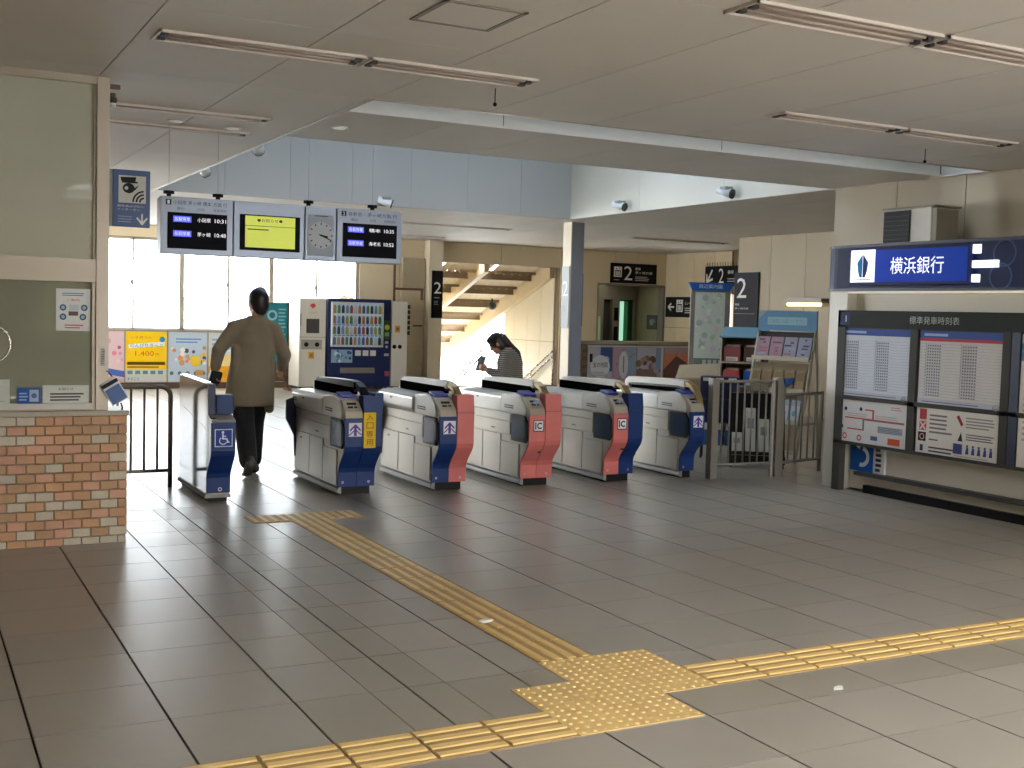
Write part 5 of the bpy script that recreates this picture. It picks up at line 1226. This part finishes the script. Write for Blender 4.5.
p.poly([(.105, .21), (.172, .29), (.172, .075), (.14, .075), (.118, .13)], ink((30, 110, 170), .3)); p.poly([(.178, .29), (.245, .21), (.232, .13), (.21, .075), (.178, .075)], ink((16, 44, 96), .3)); p.lines(.06, .05, .28, .06, 1, (120, 120, 120), .8, 0)
p.text('横浜銀行', .52, .10, 1.13, .25, ink((240, 244, 250), 1.1)); p.build('sign_face', bo)
wl_ = ink((246, 246, 240), 1.6)  # glowing bars stand in for lamps reflected in the fascia
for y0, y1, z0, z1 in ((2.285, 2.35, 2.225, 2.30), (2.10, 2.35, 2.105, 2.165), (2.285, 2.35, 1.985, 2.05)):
    b = MB(); b.box(fx-.03, y0, z0, fx+.005, y1, z1); b.build('lamp_reflection', wl_, bo)
p = Print((fx-.001, 2.30, 1.95), (0, -1, 0), (0, 0, 1)); p.ring(.25, .27, .10, .115, (70, 94, 140), 24); p.ring(.22, .08, .10, .115, (70, 94, 140), 24); p.build('sign_mark', bo)
b = MB(); b.box(bx0-.02, -2, 1.90, bx0+.08, 3.9, 1.915); b.build('underlight', ink((236, 226, 200), .6), bo)
# wall sign blue and white low behind board
t = thing('low_sign', 'blue and white sign with swoosh under the left end of the timetable board', 'sign', (bx0+.06, 3.55, .2))
b = MB(); b.box(bx0+.07, 3.42, .20, bx0+.098, 3.86, .62); b.build('board', ink((226, 228, 228)), t)
p = Print((bx0+.07, 3.86, .20), (0, -1, 0), (0, 0, 1)); p.rect(.0, 0, .30, .42, (26, 84, 160)); p.ring(.15, .30, .06, .10, (232, 236, 238), 16, .4, PI*1.4); p.ring(.15, .14, .06, .10, (232, 236, 238), 16, -PI*.6, PI*.45); p.lines(.33, .02, .41, .4, 8, (60, 64, 70), .6); p.build('print', t)
# timetable board
tb = thing('timetable_board', 'dark framed station timetable board in front of the bank booth', 'timetable board', (7.62, 2.9, 0))
X = 7.62; Ys = lambda s_: 3.9-s_
s1 = 2.95
M_TB = mat('board_frame', (62, 60, 56), .55, .0, .04, 5, spec=.2)
b = MB(); b.box(X+.005, Ys(s1), .47, X+.045, Ys(-.07), 1.73); b.build('backing', M_TB, tb)
for s_ in (-.07, s1-.09):
    b = MB(); b.box(X-.02, Ys(s_+.10), 0, X+.05, Ys(s_), 1.73); b.build('post', M_TB, tb)
b = MB(); b.box(X-.02, Ys(s1), 1.575, X+.01, Ys(-.07), 1.735); b.build('title_bar', mat('board_title', (46, 50, 48), .6, spec=.15), tb)
p = Print((X-.02, Ys(-.07), 1.575), (0, -1, 0), (0, 0, 1)); p.text('標準発車時刻表', .90, .045, 1.46, .115, (176, 178, 172)); p.rect(.03, .02, .16, .14, (40, 56, 96)); p.rect(.10, .05, .115, .11, (190, 196, 205)); p.build('title_lettering', tb)
for s_ in (.845, 1.84, 1.93): 
    b = MB(); b.box(X-.018, Ys(s_+.08), .47, X+.01, Ys(s_), 1.58); b.build('mullion', M_TB if s_ < 1.9 else mat('mullion_navy', (44, 54, 70), .35, .2), tb)
b = MB(); b.box(X-.02, Ys(s1), .455, X+.012, Ys(-.07), .485); b.box(X-.018, Ys(s1), .885, X+.01, Ys(-.07), .925); b.build('cross_rail', M_TB, tb)
for s_ in (.80, 1.80):
    b = MB(); b.ball((X-.02, Ys(s_), .94), (.012, .03, .022)); b.build('lock', M_GREY, tb)
def sheet(label, s0, s1_, z0, z1, base, paint):
    t = thing('timetable_sheet', label, 'sheet', (X, Ys((s0+s1_)/2), z0), 'sheets in the timetable board')
    b = MB(); b.box(X-.006, Ys(s1_), z0, X+.004, Ys(s0), z1); b.build('paper', ink(base), t)
    p = Print((X-.006, Ys(s0), z0), (0, -1, 0), (0, 0, 1)); paint(p, s1_-s0, z1-z0); p.build('print', t)
def tt(p, w, h, red=False):
    p.rect(0, h*.90, w, h, (56, 84, 150)); p.lines(w*.05, h*.93, w*.4, h*.97, 1, (150, 170, 210), .9)
    if red: p.rect(0, h*.86, w, h*.90, (186, 66, 76))
    for k in range(19): p.rect(0, h*(.10+.04*k), w, h*(.103+.04*k), (150, 152, 164), step=(k == 0))
    for a in ((.08, .26), (.52, .70)):
        p.rect(w*a[0], h*.1, w*a[0]+.004, h*.84, (110, 112, 128))
        for k in range(18):
            for q in range(6): p.rect(w*(a[0]+.02+(a[1]-a[0])*q/6), h*(.108+.04*k), w*(a[0]+.02+(a[1]-a[0])*(q+.62)/6), h*(.128+.04*k), (112, 114, 136), step=(k == 0 and q == 0))
    p.rect(0, h*.0, w, h*.07, (188, 190, 204)); p.lines(w*.06, h*.02, w*.9, h*.05, 1, (120, 122, 140))
sheet('blue headed timetable sheet in the left half of the board', -.03, .84, .925, 1.565, (206, 210, 218), lambda p, w, h: tt(p, w, h))
sheet('red and blue headed timetable sheet in the middle of the board', .955, 1.835, .925, 1.565, (212, 208, 204), lambda p, w, h: tt(p, w, h, True))
def route(p, w, h):
    r = (196, 84, 92)
    p.rect(w*.10, h*.56, w*.97, h*.59, r); p.rect(w*.4, h*.78, w*.52, h*.81, r); p.rect(w*.51, h*.58, w*.535, h*.81, r); p.rect(w*.14, h*.30, w*.39, h*.33, r); p.rect(w*.37, h*.3, w*.395, h*.57, (120, 124, 120)); p.rect(w*.38, h*.545, w*.97, h*.56, (120, 124, 120))
    for u, v in ((.11, .78), (.34, .80), (.06, .35)): p.disc(w*u, h*v, w*.022, (44, 54, 110), 12)
    p.rect(w*.6, h*.30, w*.95, h*.45, (160, 166, 176)); p.lines(w*.6, h*.3, w*.95, h*.45, 4, (120, 130, 150)); p.rect(w*.75, h*.05, w*.92, h*.2, (206, 92, 60)); p.rect(w*.5, h*.1, w*.6, h*.2, (90, 100, 160))
    p.ring(w*.11, h*.13, w*.02, w*.035, r, 16); p.ring(w*.33, h*.12, w*.02, w*.035, r, 16); p.lines(w*.78, h*.85, w*.96, h*.95, 2, (206, 150, 140)); p.lines(w*.14, h*.62, w*.5, h*.72, 2, (196, 180, 180)); p.lines(w*.56, h*.62, w*.95, h*.72, 2, (196, 180, 180))
sheet('white route map sheet with red lines in the lower left of the board', -.02, .84, .485, .885, (222, 220, 218), route)
def safety(p, w, h):
    p.rect(w*.04, h*.74, w*.13, h*.97, (176, 60, 66)); p.rect(w*.04, h*.5, w*.13, h*.7, (196, 84, 84)); p.line(w*.05, h*.52, w*.12, h*.68, .014, (226, 220, 216)); p.line(w*.12, h*.52, w*.05, h*.68, .014, (226, 220, 216)); p.rect(w*.03, h*.26, w*.13, h*.46, (40, 30, 32)); p.ring(w*.08, h*.36, w*.02, w*.032, (216, 150, 150), 16)
    p.lines(w*.17, h*.46, w*.46, h*.92, 5, (130, 126, 122)); p.lines(w*.17, h*.3, w*.3, h*.36, 1, (90, 88, 86)); p.lines(w*.17, h*.04, w*.5, h*.2, 2, (90, 88, 86)); p.rect(w*.06, h*.04, w*.1, h*.18, (60, 74, 120))
    p.line(w*.52, h*.9, w*.58, h*.7, .03, (160, 56, 60)); p.lines(w*.62, h*.66, w*.96, h*.92, 4, (150, 146, 142)); p.poly([(w*.53, h*.36), (w*.59, h*.36), (w*.57, h*.56)], (56, 52, 50)); p.lines(w*.63, h*.4, w*.96, h*.56, 3, (110, 106, 102))
    p.rect(w*.48, h*.08, w*.59, h*.3, (66, 82, 140))
    for k in range(5): p.disc(w*(.65+.07*k), h*.27, w*.013, (60, 76, 140), 10); p.poly([(w*(.63+.07*k), h*.1), (w*(.67+.07*k), h*.1), (w*(.665+.07*k), h*.24), (w*(.64+.07*k), h*.24)], (60, 76, 140))
    p.lines(w*.5, h*.03, w*.9, h*.06, 1, (150, 150, 160))
sheet('white station rules sheet with red symbols and small blue figures', .955, 1.835, .485, .885, (224, 220, 212), safety)
def third(p, w, h):
    p.rect(0, h*.80, w, h*.93, (96, 130, 156)); p.text('お知らせ', w*.05, h*.66, w*.6, h*.77, (196, 70, 70)); p.lines(w*.05, h*.2, w*.9, h*.55, 8, (170, 166, 160))
sheet('tall white notice with red lettering at the right end of the board', 2.02, 2.85, .485, 1.565, (218, 214, 206), third)
# air conditioner on the booth roof
t = thing('air_conditioner', 'white outdoor air conditioner unit standing on the booth roof', 'air conditioner', (8.55, 3.95, 2.34))
b = MB(); b.box(8.40, 3.62, 2.40, 8.74, 4.24, 2.76); b.build('case', mat('ac_white', (196, 188, 172), .5, 0, .05, 4), t, bevel=.008)
b = MB(); b.box(8.385, 3.88, 2.43, 8.402, 4.22, 2.74); b.build('grille', M_BLACK, t)
for k in range(6): b = MB(); b.box(8.382, 3.89, 2.46+.045*k, 8.386, 4.21, 2.463+.045*k); b.build('grille_slat', M_DARK, t)
b = MB(); b.box(8.41, 3.56, 2.41, 8.70, 3.622, 2.74); b.build('side_cover', mat('ac_side', (128, 118, 100), .5), t)
b = MB(); b.box(8.39, 3.57, 2.76, 8.75, 4.25, 2.775); b.build('lid', mat('ac_lid', (120, 112, 98), .5), t)
for y in (3.75, 4.1): b = MB(); b.box(8.42, y-.03, 2.345, 8.72, y+.03, 2.40); b.build('foot', M_DARK, t)
# wall strip lamp over the racks
t = thing('strip_lamp', 'lit fluorescent strip lamp on the beige wall above the leaflet rack', 'lamp', (12.9, 10.7, 1.86))
b = MB(); b.box(13.02, 10.15, 1.93, 13.185, 11.05, 2.0); b.build('housing', M_DSTEEL, t)
b = MB(); b.cyl((13.06, 10.2, 1.90), (13.06, 11.0, 1.90), .035, 10); b.build('tube', ink((250, 240, 200), 1.6), t)
# ------------------------------------------------------------------ people
def loft(mb, rings, n=20):
    vs = []; fs = []
    for (c, rx, ry) in rings:
        c = Vector(c); vs += [c+Vector((rx*math.cos(2*PI*i/n), ry*math.sin(2*PI*i/n), 0)) for i in range(n)]
    for k in range(len(rings)-1): fs += [(k*n+i, k*n+(i+1) % n, (k+1)*n+(i+1) % n, (k+1)*n+i) for i in range(n)]
    fs += [tuple(range(n))[::-1], tuple((len(rings)-1)*n+i for i in range(n))]
    mb.add(vs, fs, True)
def limb(mb, pts, rs):
    for i in range(len(pts)-1): mb.cyl(pts[i], pts[i+1], rs[i], 12, rs[i+1])
    for p, r in zip(pts, rs): mb.ball(p, r, 12, 8)
def fuse(mb, name, m, parent, vox, it=4, label=None):
    ob = bpy.data.objects.new(name, mb.mesh(name, m, ORG.get(parent.name, Vector()))); COL.objects.link(ob)
    r = ob.modifiers.new('r', 'REMESH'); r.mode = 'VOXEL'; r.voxel_size = vox; r.use_smooth_shade = True
    s = ob.modifiers.new('s', 'SMOOTH'); s.iterations = it; s.factor = .5
    dg = bpy.context.evaluated_depsgraph_get(); dg.update()
    me = bpy.data.meshes.new_from_object(ob.evaluated_get(dg)); me.name = name
    old = ob.data; ob.modifiers.clear(); ob.data = me; bpy.data.meshes.remove(old)
    if not me.materials: me.materials.append(m)
    for p in me.polygons: p.use_smooth = True
    ob.parent = parent; ORG[ob.name] = ORG.get(parent.name, Vector())
    if label: ob['label'] = label
    return ob
def hand(mb, w, d, side, curl=.6, k=1.0):
    """palm from wrist w along direction d; side = direction of the thumb; five separate bent fingers"""
    w = Vector(w); d = Vector(d).normalized(); s = Vector(side); s = (s-s.dot(d)*d).normalized(); nrm = d.cross(s)
    for a in (-.022, -.007, .008, .023): limb(mb, [w+s*a*k*.7, w+d*.085*k+s*a*k], [.012*k, .0115*k])
    for i, (a, L) in enumerate(((.030, .068), (.011, .078), (-.009, .072), (-.028, .056))):
        p0 = w+d*.085*k+s*a*k; p1 = p0+(d*math.cos(curl*.5)+nrm*math.sin(curl*.5))*L*.5*k; p2 = p1+(d*math.cos(curl*1.4)+nrm*math.sin(curl*1.4))*L*.5*k
        limb(mb, [p0, p1, p2], [.0092*k, .0085*k, .007*k])
    t0 = w+d*.03*k+s*.024*k; t1 = t0+(d*.6+s*.7).normalized()*.036*k; t2 = t1+(d*.95+s*.1+nrm*.3).normalized()*.030*k
    limb(mb, [t0, t1, t2], [.012*k, .0105*k, .009*k])
def head(mb, c, fwd, k=1.0, tilt=0.0):
    c = Vector(c); f = Vector(fwd).normalized(); yaw = math.atan2(-f.x, f.y); R = Euler((tilt, 0, yaw)).to_matrix()
    P = lambda x, y, z: c+R @ Vector((x, y, z))*k
    mb.ball(P(0, -.005, .02), (.076*k, .095*k, .098*k), 16, 12, (tilt, 0, yaw)); mb.ball(P(0, .03, -.05), (.056*k, .062*k, .068*k), 14, 10, (tilt, 0, yaw))
    mb.ball(P(0, .06, -.085), .026*k); limb(mb, [P(0, .088, .015), P(0, .108, -.022)], [.010*k, .014*k])
    limb(mb, [P(-.022, .088, -.058), P(.022, .088, -.058)], [.009*k, .009*k])
    for s in (-1, 1): mb.ball(P(.077*s, -.005, -.01), (.012*k, .022*k, .033*k), 10, 8, (tilt, 0, yaw))
    return P
M_SKIN = mat('skin', (186, 134, 108), .5, 0, .05, 10)
M_HAIR = mat('black_hair', (26, 20, 18), .45, 0, .2, 30, .3)
M_COAT = mat('taupe_coat', (136, 123, 102), .8, 0, .06, 8, .15)
M_TROU = mat('black_trousers', (20, 20, 22), .8, 0, .1, 10, .1)
M_SHOE = mat('grey_shoe', (74, 72, 70), .6, 0, .1, 12, .1)
# walking man, seen from behind
mx, my = 2.56, 6.52
man = thing('person', 'person in taupe coat and black trousers walking away through the wide gate', 'person', (mx, my, 0))
b = MB(); W = lambda x, y, z: (mx+x, my+y, z)
HL, HR = W(-.085, 0, .90), W(.085, 0, .90)
KL, AL = W(-.085, -.10, .50), W(-.085, -.30, .135)
KR, AR = W(.075, .14, .50), W(.065, .12, .09)
SL, SR = W(-.165, .0, 1.40), W(.215, .0, 1.39)
EL, WL = W(-.335, -.10, 1.20), W(-.345, -.02, 1.01)
ER, WR = W(.315, -.04, 1.155), W(.335, .13, 1.02)
loft(b, [(W(0, 0, .86), .15, .10), (W(0, 0, .95), .165, .11), (W(.01, 0, 1.10), .145, .10), (W(.02, 0, 1.28), .17, .11), (W(.03, 0, 1.40), .165, .09), (W(.04, 0, 1.47), .075, .06)])
limb(b, [W(.045, -.005, 1.44), W(.06, .01, 1.60)], [.058, .052])
P = head(b, W(.065, .02, 1.648), (-.22, 1, 0), 1.12)
limb(b, [HL, KL, AL], [.085, .055, .04]); limb(b, [HR, KR, AR], [.085, .055, .04])
limb(b, [AL, W(-.082, -.22, .035)], [.036, .03]); limb(b, [AR, W(.062, .24, .04)], [.036, .03])
limb(b, [SL, EL, WL], [.052, .04, .028]); limb(b, [SR, ER, WR], [.052, .04, .028])
hand(b, WL, (.06, .05, -1), (0, 1, 0), 1.3); hand(b, WR, (.05, .45, -.85), (-.4, .8, 0), .7)
fuse(b, 'body', M_SKIN, man, .0075, 3)
b = MB(); c = P(0, -.012, .035)
b.ball(c, (.100, .114, .112), 18, 12); b.ball(P(0, -.045, -.02), (.088, .065, .075), 14, 10); b.ball(P(.0, -.055, -.07), (.06, .04, .035), 12, 8); b.ball(P(.03, .02, .10), (.06, .07, .05), 12, 8)
hair = fuse(b, 'hair', M_HAIR, man, .011, 2)
for s in (-1, 1): e = MB(); e.ball(P(.03*s, .086, .005), .012); e.build('eye', ink((230, 230, 226)), man)
b = MB()
loft(b, [(W(-.02, -.02, .665), .235, .175), (W(-.02, -.02, .74), .232, .172), (W(-.01, -.01, .92), .220, .16), (W(.005, 0, 1.10), .200, .14), (W(.02, 0, 1.28), .212, .14), (W(.03, 0, 1.38), .205, .118), (W(.035, -.005, 1.435), .15, .095), (W(.045, -.005, 1.53), .078, .075)], 28)
limb(b, [SL, EL, W(-.348, -.03, 1.045)], [.078, .066, .052]); limb(b, [SR, ER, W(.335, .11, 1.035)], [.084, .068, .054])
limb(b, [W(-.06, 0, 1.44), SL], [.07, .08]); limb(b, [W(.13, 0, 1.44), SR], [.07, .08])
limb(b, [W(-.17, -.06, .67), W(-.16, -.06, 1.2)], [.055, .05]); limb(b, [W(.17, -.05, .64), W(.17, -.04, 1.2)], [.05, .05])
fuse(b, 'coat', M_COAT, man, .011, 5, 'long taupe coat')
b = MB()
limb(b, [W(-.09, 0, .86), KL, W(-.087, -.27, .17)], [.112, .100, .088]); limb(b, [W(.09, 0, .86), KR, W(.065, .13, .13)], [.112, .100, .088])
fuse(b, 'trousers', M_TROU, man, .012, 4, 'black wide trousers')
def shoe(a, toe, m):
    b = MB(); a = Vector(a); toe = Vector(toe); d = (toe-a).normalized()
    limb(b, [a-d*.05, a+d*.06, toe], [.047, .05, .04]); limb(b, [a, a+Vector((0, 0, .05))], [.046, .044])
    so = fuse(b, 'shoe', m, man, .009, 3)
    return so
sh = shoe(W(-.086, -.335, .13), W(-.082, -.20, .04), M_SHOE); shoe(W(.064, .10, .045), W(.06, .25, .036), M_SHOE)
b = MB(); b.box(mx-.130, my-.42, .085, mx-.045, my-.185, .100, (math.radians(-38), 0, 0)); b.build('shoe_sole', ink((120, 116, 110)), man)
t = thing('pouch', 'small black pouch held in the left hand of the walking person', 'pouch', (mx-.345, my, .86))
b = MB(); b.box(mx-.40, my-.05, .88, mx-.29, my+.045, 1.005, (.1, .25, 0)); b.build('body', M_BLACK, t, bevel=.02); b = MB(); b.prism([(mx-.36, .895), (mx-.31, .90), (mx-.33, .845)], 'y', my-.02, my+.01); b.build('strap_end', M_BLACK, t)

# woman looking at her phone
wpos = (5.31, 6.40, 0); wr = math.radians(62)
wom = thing('person', 'person with dark ponytail and striped grey top looking down at a phone', 'person', wpos); wom.rotation_euler.z = wr; ORG[wom.name] = Vector((0, 0, 0))
k = .885
M_PANT = mat('dark_skirt', (48, 48, 54), .8)
b = MB(); V = lambda x, y, z: (x*k, y*k, z*k)
loft(b, [(V(0, 0, .84), .15*k, .10*k), (V(0, 0, .95), .155*k, .105*k), (V(0, .0, 1.08), .12*k, .09*k), (V(0, .02, 1.25), .145*k, .10*k), (V(0, .03, 1.36), .14*k, .08*k), (V(0, .04, 1.42), .065*k, .055*k)])
limb(b, [V(0, .035, 1.34), V(0, .12, 1.43)], [.05*k, .046*k])
PW_ = head(b, V(0, .165, 1.46), (0, 1, 0), 1.02*k, -.65)
for s in (-1, 1):
    limb(b, [V(.08*s, 0, .88), V(.08*s, .03, .48), V(.08*s, -.01, .08)], [.08*k, .052*k, .038*k]); limb(b, [V(.08*s, -.01, .05), V(.08*s, .15, .035)], [.038*k, .03*k])
limb(b, [V(-.15, .02, 1.33), V(-.19, .06, 1.07), V(-.10, .27, 1.15)], [.045*k, .036*k, .026*k]); limb(b, [V(.15, .02, 1.33), V(.19, .05, 1.07), V(.09, .26, 1.13)], [.045*k, .036*k, .026*k])
hand(b, V(-.10, .27, 1.15), (.35, .9, .3), (0, -.2, 1), 1.2, k); hand(b, V(.09, .26, 1.13), (-.3, .9, .3), (0, -.2, 1), 1.0, k)
fuse(b, 'body', M_SKIN, wom, .0075, 3)
b = MB(); Rt = (-.62, 0, 0)
b.ball(PW_(0, -.015, .03), (.090*k, .106*k, .108*k), 16, 12, Rt); b.ball(PW_(0, -.03, -.02), (.088*k, .075*k, .10*k), 14, 10, Rt); b.ball(PW_(0, .045, .085), (.066*k, .05*k, .04*k), 12, 8, Rt)
limb(b, [PW_(0, -.11, .03), V(0, .0, 1.44), V(0, -.08, 1.36), V(0, -.12, 1.22), V(0, -.11, 1.12)], [.034*k, .036*k, .038*k, .034*k, .014*k])
fuse(b, 'hair', M_HAIR, wom, .010, 2, 'dark hair tied in a ponytail')
b = MB(); q = PW_(0, -.105, .045); b.tube([Vector(q)+Vector((.035*math.cos(a), .012*math.sin(a), .035*math.sin(a))) for a in [2*PI*i/12 for i in range(12)]], .010, 6, True); b.build('hair_tie', ink((150, 130, 110)), wom)
for s in (-1, 1): e = MB(); e.ball(PW_(.03*s, .084, .005), .010); e.build('eye', ink((230, 230, 226)), wom)
# striped knit
ms = bpy.data.materials.new('striped_knit'); ms.use_nodes = True; n_ = ms.node_tree; pb = n_.nodes['Principled BSDF']; pb.inputs['Roughness'].default_value = .85
tc = n_.nodes.new('ShaderNodeTexCoord'); wv = n_.nodes.new('ShaderNodeTexWave'); wv.bands_direction = 'Z'; wv.inputs['Scale'].default_value = 15.0; wv.inputs['Distortion'].default_value = .4
rp_ = n_.nodes.new('ShaderNodeValToRGB'); rp_.color_ramp.elements[0].position = .62; rp_.color_ramp.elements[0].color = (*lin((78, 75, 71)), 1); rp_.color_ramp.elements[1].position = .72; rp_.color_ramp.elements[1].color = (*lin((150, 146, 138)), 1)
n_.links.new(tc.outputs['Object'], wv.inputs[0]); n_.links.new(wv.outputs['Fac'], rp_.inputs[0]); n_.links.new(rp_.outputs[0], pb.inputs['Base Color'])
b = MB()
loft(b, [(V(0, 0, .86), .20*k, .165*k), (V(0, 0, .98), .195*k, .165*k), (V(0, .0, 1.10), .185*k, .155*k), (V(0, .01, 1.25), .19*k, .155*k), (V(0, .02, 1.34), .175*k, .12*k), (V(0, .035, 1.41), .075*k, .07*k)], 24)
limb(b, [V(-.14, .02, 1.32), V(-.19, .06, 1.07), V(-.11, .24, 1.135)], [.080*k, .070*k, .048*k]); limb(b, [V(.14, .02, 1.32), V(.19, .05, 1.07), V(.10, .23, 1.115)], [.080*k, .070*k, .048*k])
fuse(b, 'knit_top', ms, wom, .010, 4, 'grey striped knit top')
b = MB(); loft(b, [(V(0, .0, .40), .19*k, .17*k), (V(0, 0, .70), .175*k, .14*k), (V(0, 0, .95), .155*k, .115*k)], 24); fuse(b, 'skirt', M_PANT, wom, .012, 2)
for s in (-1, 1):
    b = MB(); limb(b, [V(.08*s, -.03, .046), V(.08*s, .06, .046), V(.08*s, .17, .038)], [.045*k, .045*k, .034*k]); fuse(b, 'shoe', M_SHOE, wom, .009, 2)
def LW(x, y, z): c, s = math.cos(wr), math.sin(wr); return (wpos[0]+c*x-s*y, wpos[1]+s*x+c*y, z)
t = thing('phone', 'pale phone held up by the person with the ponytail', 'phone', LW(-.02, .335, 1.0)); t.rotation_euler = Euler((.45, 0, wr+.95)); ORG[t.name] = Vector((0, 0, 0))
b = MB(); b.box(-.045, -.005, 0, .045, .005, .17); b.build('body', ink((96, 98, 102)), t, bevel=.003); b = MB(); b.box(-.040, -.0065, .008, .040, -.0045, .162); b.build('screen', ink((140, 150, 160), .2), t)

# ------------------------------------------------------------------ scraps on the floor
t = thing('paper_scrap', 'crumpled white paper scrap on the yellow tactile path', 'paper scrap', (2.27, .79, .009)); b = MB(); b.ball((2.265, .79, .017), (.05, .032, .009), 9, 5, (0, 0, .4)); b.ball((2.30, .80, .015), (.022, .02, .007), 7, 4); b.build('scrap', ink((214, 210, 200)), t)
t = thing('paper_scrap', 'small torn white paper scrap on the brown floor tiles', 'paper scrap', (3.25, -.75, 0)); b = MB(); b.prism([(3.215, -.765), (3.26, -.775), (3.285, -.745), (3.27, -.735), (3.24, -.74)], 'z', .0, .005); b.build('scrap', ink((226, 226, 222)), t)

# ------------------------------------------------------------------ pale town outside the back windows
M_OUT = [mat('far_wall_a', (214, 216, 220), .8), mat('far_wall_b', (196, 204, 214), .8), mat('far_wall_c', (222, 220, 214), .8)]
b = MB(); b.box(-60, YB+1.5, -6.3, 120, 160, -6.0); b.build('ground', mat('far_ground', (170, 172, 170), .9), kind='structure', label='pale ground far below outside the windows')
rt = random.Random(11)
for i, (x, y, w_, d_, h_, lb) in enumerate(((9, 55, 8, 8, 6.2, 'pale low house seen through the left back windows'), (20, 70, 10, 8, 7.6, 'pale two storey house outside the back windows'), (31, 75, 9, 9, 6.6, 'pale grey house outside the right back windows'))):
    t = thing('house', lb, 'building', (x, y, -6), 'far houses outside the windows')
    b = MB(); b.box(x-w_/2, y-d_/2, -6, x+w_/2, y+d_/2, -6+h_); b.build('walls', M_OUT[i], t)
    b = MB(); b.prism([(x-w_/2-.4, -6+h_), (x+w_/2+.4, -6+h_), (x, -6+h_+1.6)], 'y', y-d_/2-.3, y+d_/2+.3); b.build('roof', mat('far_roof', (150, 164, 190), .8), t)
    for q in range(3):
        xx = x-w_/2+w_*(q+.5)/3; b = MB(); b.box(xx-.7, y-d_/2-.05, -6+h_-2.2, xx+.7, y-d_/2+.02, -6+h_-.9); b.build('window', ink((150, 166, 190)), t)
